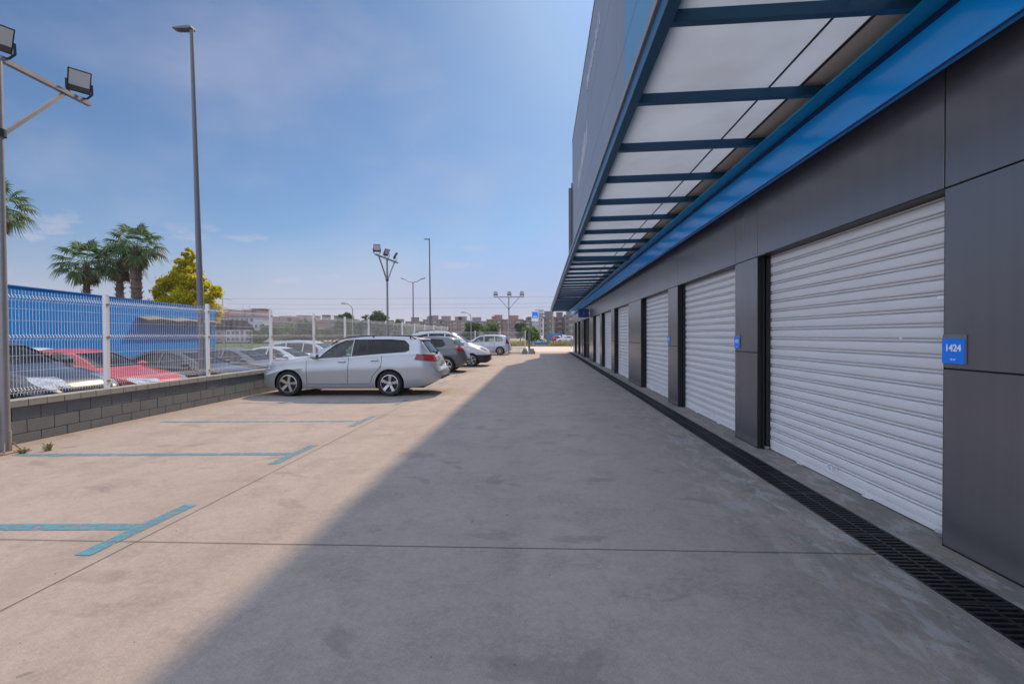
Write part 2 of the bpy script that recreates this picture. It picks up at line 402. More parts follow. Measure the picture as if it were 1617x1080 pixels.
for i, (y0, y1, k) in enumerate(DOORS):
    XD = 3.17
    mb = MB()
    mb.box((3.004, y0-.003, .002), (3.19, y0+.003, HEAD)); mb.box((3.004, y1-.003, .002), (3.19, y1+.003, HEAD)); mb.box((3.004, y0+.003, HEAD-.004), (3.19, y1-.003, HEAD+.003))
    if k == 'r':
        # guide rails: steel angles with slot
        for ya, yb in ((y0+.004, y0+.05), (y1-.05, y1-.004)):
            mb.box((3.06, ya, .003), (3.075, yb, HEAD-.005)); mb.box((3.10, ya, .003), (3.155, yb, HEAD-.005))
    bpart('door_reveal', mb, M['black'])
    if k == 'r':
        me = shutter_mesh(y1-y0-.05)
        o = obj('roller_shutter', me, bld, (0, 0, 0)); o.matrix_parent_inverse = Matrix.Translation((-3, -20, 0)); o.location = (XD, y0+.025, 0)
        m2 = MB(); m2.box((-.016, .03, .010), (.006, y1-y0-.08, .058)); b2 = m2.build('bottom_rail', M['shutter'], o, bevel=.004)
        m2 = MB(); m2.box((-.010, .03, .002), (.004, y1-y0-.08, .0095)); m2.build('rubber_seal', M['rubber'], o)
        for q in (.33, .72):
            m2 = MB(); yy = (y1-y0)*q; m2.box((-.045, yy-.05, .012), (-.0165, yy+.05, .022)); m2.box((-.034, yy-.012, .022), (-.0168, yy+.012, .045)); m2.build('pull_handle', M['shutter'], o)
        if i == 0:
            for (yy, zz, w_, h_) in ((.13, 1.865, .10, .030), (.60, 1.545, .035, .022)):
                m2 = MB(); m2.face([(-.0185, yy, zz), (-.0185, yy+w_, zz+.004), (-.0185, yy+w_*.95, zz+h_), (-.0185, yy+.004, zz+h_*.9)]); m2.build('worn_sticker', M['signwhite'], o)
        if i < 3:
            st = sticker_mb().build('oval_sticker', M['signwhite'], o); st.location = (-.0175, (y1-y0)*(.52 if i == 0 else .45), .13); st.scale = (1, 1.0, 1.15)
    else:
        m2 = MB(); m2.box((XD, y0, .01), (XD+.03, y1, HEAD)); o = bpart('glazed_door', m2, M['dark'])
        n = max(1, round((y1-y0)/1.1))
        m2 = MB()
        for q in range(n+1):
            yy = y0+.004 + (y1-y0-.06)*q/n; m2.box((XD-.03, yy, .01), (XD-.001, yy+.05, HEAD-.01))
        m2.box((XD-.024, y0+.06, 1.0), (XD-.004, y1-.06, 1.05)); m2.build('door_frame', M['black'], o)
# sill floor inside the openings
mb = MB()
for y0, y1, k in DOORS: mb.box((3.2, y0, -.1), (3.302, y1, .0))
bpart('door_sill', mb, M['concrete2'])
# padlocks at the foot of near shutters
for (x, y) in ((3.12, 3.93), (3.10, 6.83)):
    p = empty('padlock', (x, y, .03), .3, 'small steel padlock hanging at the %s foot corner of the nearest roller shutter' % ('near' if y < 5 else 'far'), 'padlock')
    mb = MB(); mb.box((-.018, -.028, -.022), (.018, .028, .018)); mb.build('lock_body', M['steel'], p, bevel=.004)
    mb = MB(); mb.path([(0, .028, .0), (0, .055, .004), (0, .06, .012), (0, .052, .02), (0, .028, .016)], .005); mb.build('shackle', M['steel'], p)

# upper facade: grey cladding with a blue section nearest the viewer
TOP = 19.75; YB = 17.35
mb = MB(); mb.box((3.012, YN, 3.955), (24.5, YF-.01, TOP-.1)); bpart('upper_wall', mb, M['gap'])
def fac(y0, y1, z0, z1, m):
    mb = MB(); mb.box((2.985, y0+.012, z0+.012), (3.011, y1-.012, z1-.012)); bpart('facade_panel', mb, M[m], bevel=.003)
zs = [3.96, 7.9, 11.85, 15.8, TOP-.02]
for z0, z1 in zip(zs, zs[1:]):
    y = YN
    while y < YB-.5:
        y2 = min(YB, y+7.35); fac(y, y2, z0, z1, 'facadeblue'); y = y2
    fac(YB, 19.2, z0, z1, 'facade'); y = 19.2
    while y < YF-.5:
        y2 = min(YF, y+8.92); fac(y, y2, z0, z1, 'facade'); y = y2
mb = MB(); mb.box((2.95, YN, TOP-.02), (3.4, YF+.03, TOP+.06)); bpart('parapet_cap', mb, M['facade'])
# big raised white lettering, unreadable at this angle: plain upright strokes
rnd = random.Random(11)
M['letter'] = mat('pale_lettering', (.40, .42, .47), .5)
y = 24.5
while y < 31:
    h = rnd.uniform(.5, .9); mb = MB(); mb.box((2.955, y, 17.1), (2.984, y+rnd.uniform(.12, .28), 17.1+h)); bpart('raised_stroke', mb, M['letter']); y += rnd.uniform(.45, .62)
y = 31.2
while y < 38.4:
    h = rnd.uniform(.9, 1.7); mb = MB(); mb.box((2.955, y, 13.9-(y-31)*.12), (2.984, y+rnd.uniform(.16, .34), 13.9-(y-31)*.12+h)); bpart('raised_stroke', mb, M['letter']); y += rnd.uniform(.5, .7)
# downpipe at the far corner
mb = MB(); mb.box((2.62, YF-.2, 4.3), (2.86, YF+.15, 15.4)); mb.box((2.80, YF-.15, 4.5), (2.985, YF-.05, 4.6)); mb.box((2.80, YF-.15, 15.0), (2.985, YF-.05, 15.1)); mb.box((2.86, YF-.1, 4.3), (2.98, YF+.05, 15.9))
bpart('downpipe', mb, M['polegrey'])

# ------------------------------------------------------------------ canopy
can = empty('canopy', (0, 0, 0), 0)
can.parent = bld; can.matrix_parent_inverse = Matrix.Translation((-3.0, -20, 0))
def cpart(name, mb, m, smooth=None, bevel=0): return mb.build(name, m, can, smooth, bevel)
YC0, YC1 = -11.5, 45.3
mb = MB(); mb.box((.863, YC0, 3.85), (.955, YC1, 4.037)); cpart('edge_beam', mb, M['navysteel'], bevel=.004)
mb = MB(); mb.box((.840, YC0, 3.99), (.8625, YC1, 4.06)); mb.box((.840, YC0, 4.06), (1.02, YC1, 4.066)); cpart('edge_flashing', mb, M['galv'])
# wall girder: web and top flange
mb = MB(); mb.box((2.79, YC0, 3.46), (2.83, YC1, 3.846)); mb.box((2.782, YC0, 3.452), (2.83, YC1, 3.459)); mb.box((2.83, YC0, 3.75), (2.999, YC1, 3.80))
cpart('wall_girder', mb, M['bluesteel'], bevel=.002)
mb = MB(); mb.box((2.768, YC0, 3.806), (2.789, YC1, 3.847)); mb.box((2.772, YC0, 3.448), (2.7815, YC1, 3.462)); cpart('girder_strip', mb, mat('navy_strip', (.0, .02, .11), .5))  # narrow navy strips along the head and foot of the web
mb = MB(); mb.box((2.61, YC0, 3.848), (2.85, YC1, 3.872)); cpart('girder_flange', mb, mat('teal_flange_paint', (.0, .27, .52), .4))
def zr(x): return (x-.955)/(2.61-.955)*.045
ys = [3.60+1.22*i for i in range(-12, 35)]
wide = (14.58, 30.44)
for y in ys:
    if y > YC1-.3 or any(abs(y-w) < .5 for w in wide): continue
    mb = MB(); k = 0
    x0, x1 = .956, 2.785; a = 3.85; b = 3.876
    for yy0, yy1 in ((y-.032, y+.032),):
        P = [(x0, yy0, a), (x1, yy0, b), (x1, yy1, b), (x0, yy1, a), (x0, yy0, a+.09), (x1, yy0, b+.09), (x1, yy1, b+.09), (x0, yy1, a+.09)]
        mb.v = P; mb.f = [(0,3,2,1),(4,5,6,7),(0,1,5,4),(1,2,6,5),(2,3,7,6),(3,0,4,7)]; mb.m = [0]*6
    cpart('crossbeam', mb, M['navysteel'])
for y in wide + (45.2,):
    mb = MB(); mb.box((.956, y-.14, 3.80), (2.608, y+.10, 3.93)); mb.box((2.6082, y-.14, 3.875), (2.785, y+.10, 3.93)); cpart('wide_crossbeam', mb, M['navysteel'])
# translucent roof sheets
pm = bpy.data.materials.new('polycarbonate_sheet'); pm.use_nodes = True; nt = pm.node_tree; nt.nodes.clear()
po = nt.nodes.new('ShaderNodeOutputMaterial'); pd = nt.nodes.new('ShaderNodeBsdfDiffuse'); pt = nt.nodes.new('ShaderNodeBsdfTranslucent'); pmx = nt.nodes.new('ShaderNodeMixShader')
ptc = nt.nodes.new('ShaderNodeTexCoord'); pn = nt.nodes.new('ShaderNodeTexNoise'); pn.inputs['Scale'].default_value = 1.2; pn.inputs['Detail'].default_value = 7; nt.links.new(ptc.outputs['Object'], pn.inputs['Vector'])
pc = nt.nodes.new('ShaderNodeMixRGB'); pc.inputs[1].default_value = (.86, .79, .73, 1); pc.inputs[2].default_value = (.74, .66, .59, 1)
pr = nt.nodes.new('ShaderNodeMapRange'); pr.inputs['From Min'].default_value = .42; pr.inputs['From Max'].default_value = .72; nt.links.new(pn.outputs['Fac'], pr.inputs[0]); nt.links.new(pr.outputs[0], pc.inputs[0])
nt.links.new(pc.outputs[0], pd.inputs[0]); nt.links.new(pc.outputs[0], pt.inputs[0]); pmx.inputs[0].default_value = .55
nt.links.new(pd.outputs[0], pmx.inputs[1]); nt.links.new(pt.outputs[0], pmx.inputs[2]); nt.links.new(pmx.outputs[0], po.inputs[0])
M['poly'] = pm
yy = 3.60-1.22*12; i = 0
while yy < YC1:
    y2 = min(YC1, yy+1.22*4)
    for x0, x1 in ((.97, 2.195), (2.205, 2.50)):
        mb = MB(); a, b = 3.946+zr(x0), 3.946+zr(x1)
        # single translucent skin of the thin sheet with turned-down edges
        mb.face([(x0, yy+.004, a), (x1, yy+.004, b), (x1, y2-.004, b), (x0, y2-.004, a)])
        cpart('roof_sheet', mb, M['poly'])
    yy = y2
mb = MB(); mb.box((2.193, YC0, 3.964), (2.206, YC1, 3.977)); cpart('sheet_joint', mb, M['dark'])
mb = MB(); mb.box((2.51, YC0, 3.99), (2.98, YC1, 4.05)); cpart('soffit_flashing', mb, mat('soffit_metal', (.74, .66, .60), .6))
mb = MB(); mb.box((2.49, YC0, 3.975), (2.512, YC1, 4.06)); cpart('flashing_edge', mb, M['dark'])

# projecting blue sign on the wall
def at(o, loc): o.location = loc; return o
sg = empty('projecting_sign', (2.66, 30.3, 2.95), 0, 'dark blue sign box sticking out square from the grey wall under the canopy', 'sign')
mb = MB(); mb.box((-.36, -.05, -.27), (.30, .05, .27)); mb.build('sign_box', mat('navy_sign_face', (.006, .035, .16), .3), sg, bevel=.01)
mb = MB(); mb.box((.30, -.03, .12), (.345, .03, .18)); mb.box((.30, -.03, -.18), (.345, .03, -.12)); mb.build('bracket', M['black'], sg)
mb = MB(); mb.lathe([(.0, -.004), (.035, -.004), (.035, .0), (.0, .0)], 12, 'y', (-.03, -.052, .13)); mb.box((-.075, -.056, -.14), (.015, -.051, .08)); mb.build('pictogram', mat('pictogram_blue', (.05, .12, .4), .4), sg)
# camera and conduit over the entrance
cc = empty('security_camera', (2.78, 33.6, 3.30), 0, 'small white security camera on a bracket below the far end of the canopy', 'security camera')
mb = MB(); mb.lathe([(0, -.16), (.06, -.16), (.06, .14), (.0, .14)], 12, 'y'); mb.build('housing', M['white'], cc)
mb = MB(); mb.bar((0, 0, .05), (.21, 0, .14), .03); mb.build('bracket', M['white'], cc)

# unit number plates
def text_mesh(s, size, bold=.0):
    c = bpy.data.curves.new('t', 'FONT'); c.body = s; c.size = size; c.align_x = 'CENTER'; c.align_y = 'CENTER'; c.offset = bold; c.extrude = .0006
    o = bpy.data.objects.new('t', c); COL.objects.link(o); me = baked(o); bpy.data.objects.remove(o); bpy.data.curves.remove(c)
    me.materials.clear(); me.materials.append(M['signwhite']); return me
for num, yd, wh in (('1424', 3.79, 'nearest and largest, on the wide dark pillar'), ('1423', 7.67, 'on the pillar between the two nearest shutters'), ('1422', 11.64, 'far one, on the pillar before the third shutter')):
    p = empty('unit_number_sign', (3.0, yd-.105, 1.472), 0, 'blue %s number plate %s' % (num, wh), 'sign', 'unit number signs')
    mb = MB(); mb.box((-.010, -.10, -.098), (-.001, .10, .115)); mb.build('holder', M['signgrey'], p, bevel=.002)
    mb = MB(); mb.box((-.014, -.093, -.095), (-.0105, .098, .086)); mb.build('number_plate', M['signblue'], p)
    for s, sz, dz, bo in ((num, .069, .016, .0022), ('12 m²', .020, -.066, .0004)):
        t = obj('lettering', text_mesh(s, sz, bo), p, (-.0152, .002, dz)); t.rotation_euler = (R(90), 0, R(-90))

# ------------------------------------------------------------------ drain grates
mb = MB(); W0, W1 = 2.435, 2.775; LG = 1.0
mb.box((W0, .004, -.03), (W0+.018, LG-.004, -.001)); mb.box((W1-.018, .004, -.03), (W1, LG-.004, -.001)); mb.box((2.597, .004, -.03), (2.613, LG-.004, -.001))
for y in (.004, LG-.022): mb.box((W0+.018, y, -.03), (2.597, y+.018, -.003)); mb.box((2.613, y, -.03), (W1-.018, y+.018, -.003))
y = .05
while y < LG-.05:
    mb.box((W0+.018, y, -.03), (2.597, y+.020, -.003)); mb.box((2.613, y, -.03), (W1-.018, y+.020, -.003)); y += .0525
gm = mb.mesh('drain_grate', M['grate'])
for k in range(-4, 45):
    o = obj('drain_grate', gm, None, (0, k+.0, 0)); tag(o, 'black slotted iron grate in the long drainage channel beside the shutters', 'drain grate', 'grates of the drainage channel')

# ================================================================== LOW WALL AND FENCE
XW = -7.9
lw = empty('block_wall', (XW, 0, 0), 0, 'low grey concrete block wall with coping under the white mesh fence', 'wall')
rnd = random.Random(5)
mb = MB(); mb.box((-.17, -8, -.4), (-.012, 42, .555)); mb.build('mortar', M['mortar'], lw)
mb = MB()
def course(z0, z1, off, L=.42):
    y = -8 + off
    while y < 42:
        j = rnd.uniform(-.002, .003); mb.box((-.182, y+.006, z0+.005), (j, y+L-.006, z1-.005)); y += L
course(0, .145, .0); course(.145, .35, .21); course(.35, .555, 0)
mb.build('blockwork', M['block'], lw, bevel=.004)
mb = MB(); y = -8
while y < 42: 
    mb.box((-.20, y+.004, .557), (.048+rnd.uniform(-.003, .003), y+.277, .665+rnd.uniform(-.003, .002))); y += .281
mb.build('coping', M['coping'], lw, bevel=.008)

def fence_panel(L, h0=.705, h1=2.33, r=.0034, dy=.05):
    """mesh panel along local y, folds bulging towards +x"""
    mb = MB(); H = h1-h0
    zz = [(0, 0), (.045, 0), (.085, .032), (.125, 0), (.86, 0), (.90, .032), (.94, 0), (H-.155, 0), (H-.115, .032), (H-.075, 0), (H, 0)]
    n = int((L-.06)/dy); off = (L-n*dy)/2
    for i in range(n+1):
        y = off+i*dy
        for (a, xa), (b, xb) in zip(zz, zz[1:]): mb.bar((xa, y, h0+a), (xb, y, h0+b), r*1.08)
    for z, x in ((.045, 0), (.085, .032), (.125, 0), (.38, 0), (.62, 0), (.86, 0), (.90, .032), (.94, 0), (1.16, 0), (1.34, 0), (H-.155, 0), (H-.115, .032), (H-.075, 0)):
        mb.bar((x-.004, .03, h0+z), (x-.004, L-.03, h0+z), r*1.35)
    return mb.mesh('mesh_panel', M['fence'], fix=False)
FX = -8.0
fn = empty('mesh_fence', (FX, 0, 0), 0, 'white welded mesh fence on posts along the top of the low block wall', 'fence')
pmesh = fence_panel(2.64); SP = 2.7
mbp = MB(); mbp.box((-.035, -.03, .66), (.035, .03, 2.37)); mbp.box((-.038, -.033, 2.37), (.038, .033, 2.385)); post_me = mbp.mesh('fence_post', M['fence'])
mbp = MB()
for z in (.80, 1.60, 2.20): mbp.box((.036, -.018, z-.02), (.052, .018, z+.02)); mbp.bar((.04, -.05, z), (.04, .05, z), .012)
clamp_me = mbp.mesh('clamp', M['rust'])
for k in range(-4, 13):
    y = 8.39 + SP*k
    p = obj('post', post_me, fn, (0, y, 0)); obj('clamp', clamp_me, p)
    if k < 12: obj('mesh_panel', pmesh, fn, (0, y+.03, 0))
# return fence closing the far end of the lot, with a louvred base
YE = 41.4
fr = empty('end_fence', (FX, YE, 0), 0, 'white mesh fence with slatted base closing the far end of the car park', 'fence')
x = 0
pm2 = fence_panel(2.1, .55, 1.95)
mbp = MB()
for i in range(21): mbp.box((-.02, .06+i*.098, .06), (.02, .10+i*.098, .50))
mbp.box((-.03, .03, .50), (.03, 2.1, .54)); mbp.box((-.03, .03, .02), (.03, 2.1, .06)); lou = mbp.mesh('slatted_base', M['coping'])
mbp = MB(); mbp.box((-.035, -.035, 0), (.035, .035, 2.02)); p2 = mbp.mesh('post', M['fence'])
for k in range(4):
    q = obj('post', p2, fr, (.1+k*2.17, 0, 0))
    if k < 3:
        a = obj('mesh_panel', pm2, fr, (.1+k*2.17+.03, 0, 0)); a.rotation_euler = (0, 0, R(-90))
        a = obj('slatted_base', lou, fr, (.1+k*2.17+.03, 0, 0)); a.rotation_euler = (0, 0, R(-90))
gp = empty('gate_post', (-1.05, YE, 0), 0, 'dark square gate post at the open end of the far fence', 'gate post')
mb = MB(); mb.box((-.08, -.08, 0), (.08, .08, 1.95)); mb.box((-.1, -.1, 1.95), (.1, .1, 2.0)); mb.build('post', M['polegrey'], gp)
mb = MB(); mb.box((-.09, -.13, .5), (-.0805, .0, .7)); mb.build('latch', M['galv'], gp)
for j, (dx, dy, rz, lab) in enumerate(((-.35, -.3, .1, 'rough concrete block lying left of the gate post'), (.25, -.5, -.3, 'rough concrete block lying right of the gate post'))):
    mb = MB(); mb.box((-.25, -.18, 0), (.22, .2, .26)); mb.box((-.18, -.12, .262), (.14, .14, .46)); o = mb.build('concrete_block', M['coping'], None, bevel=.03)
    o.location = (-1.05+dx, YE+dy, 0); o.rotation_euler = (0, 0, rz); tag(o, lab, 'block', 'blocks by the gate')

# ================================================================== POLES
def floodlight(parent, loc, aim_z, tilt, s=1.0):
    """glass faces local -y before rotation"""
    e = empty('floodlight', loc, aim_z); e.parent = parent
    w, h = .31*s, .36*s
    hd = MB(); hd.box((-w/2, .0, -h/2), (w/2, .05, h/2))
    for i in range(9): hd.box((-w/2+.03+i*(w-.06)/9, .051, -h/2+.03), (-w/2+.04+i*(w-.06)/9, .085, h/2-.03))
    a = hd.build('lamp_housing', M['lampbody'], e, bevel=.008); a.location = (0, 0, .27*s); a.rotation_euler = (tilt, 0, 0)
    b = MB(); b.box((-w/2+.018, -.004, -h/2+.10*s), (w/2-.018, -.0005, h/2-.018)); b = b.build('lamp_glass', M['lampglass'], e); b.location = a.location; b.rotation_euler = a.rotation_euler
    c = MB(); c.box((-w/2+.018, -.004, -h/2+.018), (w/2-.018, -.0005, -h/2+.095*s)); c = c.build('lamp_board', M['lampled'], e); c.location = a.location; c.rotation_euler = a.rotation_euler
    d = MB()
    for sx in (-1, 1): d.bar((sx*(w/2+.01), .02, .27*s), (sx*(w/2+.01), .0, .10*s), .012, .03); d.bar((sx*(w/2+.01), 0, .10*s), (sx*(w/2-.06), 0, .0), .012, .03)
    d.bar((-w/2+.06, 0, .004), (w/2-.06, 0, .004), .03, .012); d.build('bracket', M['lampbody'], e)
    return e
def flood_mast(loc, bar_rz, H, aims, label, base=True, s=1.0):
    root = empty('floodlight_mast', loc, 0, label, 'floodlight', 'floodlight masts of the car park')
    mb = MB(); mb.bar((0, 0, .02), (0, 0, H+.02), .055, n=16, w2=.045); mb.bar((0, 0, .02), (0, 0, .30), .066, n=16); mb.build('mast', M['galv'], root, smooth=40)
    mb = MB(); mb.box((-.17, -.17, 0), (.17, .17, .02))
    for sx in (-1, 1):
        for sy in (-1, 1): mb.bar((sx*.13, sy*.13, .02), (sx*.13, sy*.13, .05), .012, n=6)
    for a in range(4):
        t = a*math.pi/2+math.pi/4; mb.bar((math.cos(t)*.06, math.sin(t)*.06, .14), (math.cos(t)*.15, math.sin(t)*.15, .02), .012, .02)
    mb.build('base_plate', M['rust'], root)
    c, sn = math.cos(bar_rz), math.sin(bar_rz); W = 1.35
    P = lambda t, z: (c*t, sn*t, z)
    mb = MB(); mb.bar(P(-W, H), P(W, H), .075, .06); mb.build('crossbar', M['galv'], root)
    for sd in (-1, 1):
        mb = MB(); mb.bar(P(sd*.05, H-1.02), P(sd*.92, H-.04), .055, .045); mb.build('brace', M['galv'], root)
    mb = MB(); mb.bar((0, 0, H-1.08), (0, 0, H-.98), .075, n=16); mb.build('collar', M['lampbody'], root)
    for (t, az, tl) in aims: floodlight(root, P(t, H+.035), az, tl, s)
    return root
flood_mast((-7.47, 6.25, 0), R(90), 5.46, [(-1.1, R(60), R(30)), (0.02, R(62), R(28)), (1.18, R(52), R(28))], 'galvanised floodlight mast nearest the viewer at the left edge, bolted to the concrete', s=.95)
flood_mast((-7.5, 23.1, 0), R(85), 5.35, [(-1.15, R(20), R(30)), (0.0, R(66), R(28)), (1.15, R(104), R(30))], 'middle floodlight mast with three lamps turned different ways, behind the silver estate car')
flood_mast((-2.85, 42.2, 0), R(4), 4.95, [(-1.15, R(8), R(25)), (0.05, R(14), R(25)), (1.15, R(-6), R(25))], 'far floodlight mast with its crossbar square on, in front of the end fence')

def street_lamp(loc, H, lean, label, arm_rz=R(180), arm=.55):
    root = empty('street_lamp', loc, 0, label, 'street lamp', 'tall single headed street lamps'); root.rotation_euler = (0, R(lean), 0)
    mb = MB(); mb.bar((0, 0, 0), (0, 0, H), .085, n=20, w2=.042); mb.bar((0, 0, 0), (0, 0, .5), .10, n=20, w2=.088); mb.build('pole', M['polegrey'], root, smooth=40)
    h = empty('lamp_head', (0, 0, H), arm_rz); h.parent = root; h.scale = (.74, .74, .60)
    mb = MB(); mb.prism([(-.06, -.03), (.10, -.05), (.50, -.015), (.62, .03), (.50, .06), (.1, .09), (-.06, .06)], 'y', -.13, .13); b = mb.build('housing', M['polegrey'], h, bevel=.02)
    mb = MB(); mb.face([(.14, -.09, -.052), (.44, -.09, -.025), (.44, .09, -.025), (.14, .09, -.052)]); mb.build('led_board', M['lampled'], h)
    return root
street_lamp((-8.42, 11.5, -.25), 9.45, -1.1, 'tall grey tapered street lamp nearest the viewer, rising behind the white mesh fence')
street_lamp((-8.65, 37.2, -.25), 9.35, -.3, 'tall dark street lamp beyond the parked cars, second in size')
dl = empty('street_lamp', (-19.4, 72, -.2), 0, 'double armed street lamp seen past the middle floodlight mast', 'street lamp')
mb = MB(); mb.bar((0, 0, 0), (0, 0, 9.9), .13, n=12, w2=.08); mb.build('pole', M['polegrey'], dl, smooth=40)
for s in (-1, 1):
    mb = MB(); mb.path([(0, 0, 9.85), (s*.6, 0, 9.95), (s*1.2, 0, 10.3)], .05, n=8); mb.build('arm', M['polegrey'], dl)
    mb = MB(); mb.prism([(0, 0), (.75, .22), (.72, .34), (0, .12)], 'y', -.14, .14); o = mb.build('lamp_head', M['polegrey'], dl, bevel=.02); o.location = (s*1.15, 0, 10.23); o.scale = (s, 1, 1)
def curved_lamp(loc, H, label, s=-1):
    root = empty('street_lamp', loc, 0, label, 'street lamp', 'old curved street lamps')
    pts = [(0, 0, 0), (0, 0, H*.82)] + [(s*(1-math.cos(t))*1.3, 0, H*.82+math.sin(t)*H*.17) for t in [R(a) for a in (15, 30, 45, 60, 75, 90)]]
    mb = MB(); mb.path(pts, .09, n=8); mb.build('pole', M['galv'], root, smooth=40)
    mb = MB(); mb.prism([(0, -.02), (.1, -.12), (.75, -.10), (.85, 0), (.7, .08), (0, .06)], 'y', -.16, .16); o = mb.build('lamp_head', M['polegrey'], root, bevel=.03); o.location = (s*1.25, 0, H*.99); o.scale = (s, 1, 1)
    return root
curved_lamp((-14.4, 98, -.2), 6.6, 'old street lamp with a curved neck above the low trees right of centre')
curved_lamp((-33.6, 84, -.2), 7.7, 'old street lamp with a curved neck between the two dark tree crowns left of centre')

# overhead cables far beyond the lot
for k, (z0, sag, dy) in enumerate(((13.9, .6, 0), (12.4, .9, 2), (10.9, .5, 4))):
    mb = MB(); pts = []
    for i in range(41):
        t = i/40; x = -103 + t*163; pts.append((x, 150+dy, z0 - 4*sag*t*(1-t) + .012*(x-20)*0))
    mb.path(pts, .028, n=5, m=0); o = mb.build('power_cable', M['polegrey']); tag(o, 'thin overhead cable crossing the sky, %s of the three' % ('highest', 'middle', 'lowest')[k], 'cable', 'overhead cables')
for x, lab in ((-103, 'left'), (60, 'right')):
    mb = MB(); mb.bar((0, 0, -.3), (0, 0, 14.6), .16, n=10, w2=.1); mb.bar((0, -1, 13.9), (0, 5, 13.9), .1); mb.bar((0, -.5, 10.9), (0, 4.5, 10.9), .1)
    o = mb.build('utility_pole', M['galv']); o.location = (x, 150, 0); tag(o, 'utility pole carrying the cables at their %s end' % lab, 'utility pole')

# ================================================================== CARS
M['tyre'] = mat('tyre_rubber', (.014, .014, .015), .75, bump=(40, .2))
M['rim'] = mat('alloy_rim', (.50, .50, .51), .28, metal=.85)
M['rimdark'] = mat('dark_brake_metal', (.03, .03, .03), .5, metal=.4)  # dark metal of the disc behind the spokes
M['glass_clear'] = glass('car_glass', (.72, .86, .82), .80)
M['glass_tint'] = glass('tinted_car_glass', (.25, .3, .35), .18, ior=1.27)
M['interior'] = mat('car_interior', (.045, .045, .05), .8)
M['trim'] = mat('black_car_trim', (.018, .018, .02), .5)
M['redlight'] = mat('red_lamp_lens', (.26, .004, .006), .15, spec=.5, coat=.3)
M['headlight'] = mat('headlamp_lens', (.50, .52, .54), .08, metal=.5, coat=1, var=(26, .8, (.16, .17, .18)))
M['plate'] = mat('number_plate_white', (.34, .34, .33), .4)
M['chrome'] = mat('chrome', (.6, .6, .6), .15, metal=1)

def interp(tab, s, k=.05):
    def lin(q):
        if q <= tab[0][0]: return tab[0][1]
        for (a, va), (b, vb) in zip(tab, tab[1:]):
            if q <= b: return va + (vb-va)*(q-a)/(b-a)
        return tab[-1][1]
    d = min(k, s-tab[0][0], tab[-1][0]-s)
    if d <= 0: return lin(s)
    return (lin(s-d)+2*lin(s-d/2)+2*lin(s)+2*lin(s+d/2)+lin(s+d))/8

SPEC = {}
SPEC['estate'] = dict(L=5.0, axles=(.91, 3.64), r=.335,
    top=[(0,.58),(.03,.72),(.10,.81),(.4,.89),(.85,.96),(1.25,1.02),(1.38,1.05),(1.75,1.26),(2.1,1.43),(2.4,1.525),(2.8,1.565),(3.4,1.575),(4.0,1.555),(4.32,1.52),(4.42,1.48),(4.72,1.09),(4.80,1.01),(4.86,.74),(4.97,.70),(5.0,.62)],
    belt=[(0,.6),(.8,.88),(1.4,.96),(1.65,.985),(3,1.06),(4.2,1.13),(4.4,1.13),(4.7,1.0),(5,.6)],
    bottom=[(0,.34),(.12,.22),(1,.17),(4.1,.19),(4.6,.25),(4.9,.40),(5,.50)],
    width=[(0,.36),(.05,.52),(.12,.66),(.25,.79),(.45,.875),(.8,.905),(2.5,.915),(4.0,.905),(4.5,.87),(4.8,.80),(4.94,.73),(5,.62)],
    roofw=[(0,.30),(.1,.50),(.3,.66),(1.1,.74),(1.4,.70),(2.0,.62),(2.5,.60),(3.8,.60),(4.4,.585),(4.7,.66),(4.85,.70),(5,.56)],
    side=[[(1.70,1.0),(2.30,1.03),(2.60,1.055),(2.60,1.50),(2.36,1.475),(2.1,1.37),(1.85,1.17)], [(2.62,1.057),(3.40,1.12),(4.06,1.165),(4.155,1.21),(4.13,1.36),(4.0,1.475),(3.6,1.505),(2.62,1.502)]],
    split=2.61, screen=(1.36, 2.2, 1.09, 1.44, .66, .54), rear=(4.25, 4.80, 1.13, 1.45, .60, .52),
    seams=[[(1.42,.34),(1.40,.95)], [(2.52,.34),(2.55,1.02)], [(3.12,.34),(3.2,.55),(3.42,.80),(3.44,1.08)], [(1.42,.335),(3.12,.335)]],
    tail=[('x', [(4.30,.96),(4.9,.90),(4.9,1.08),(4.36,1.12)], .42), ], handles=[(2.36,.925),(3.24,.955)], mirror=(1.66,1.03), rails=(1.98,4.28), headz=(.02,.42,.62,.80), pillar=[])
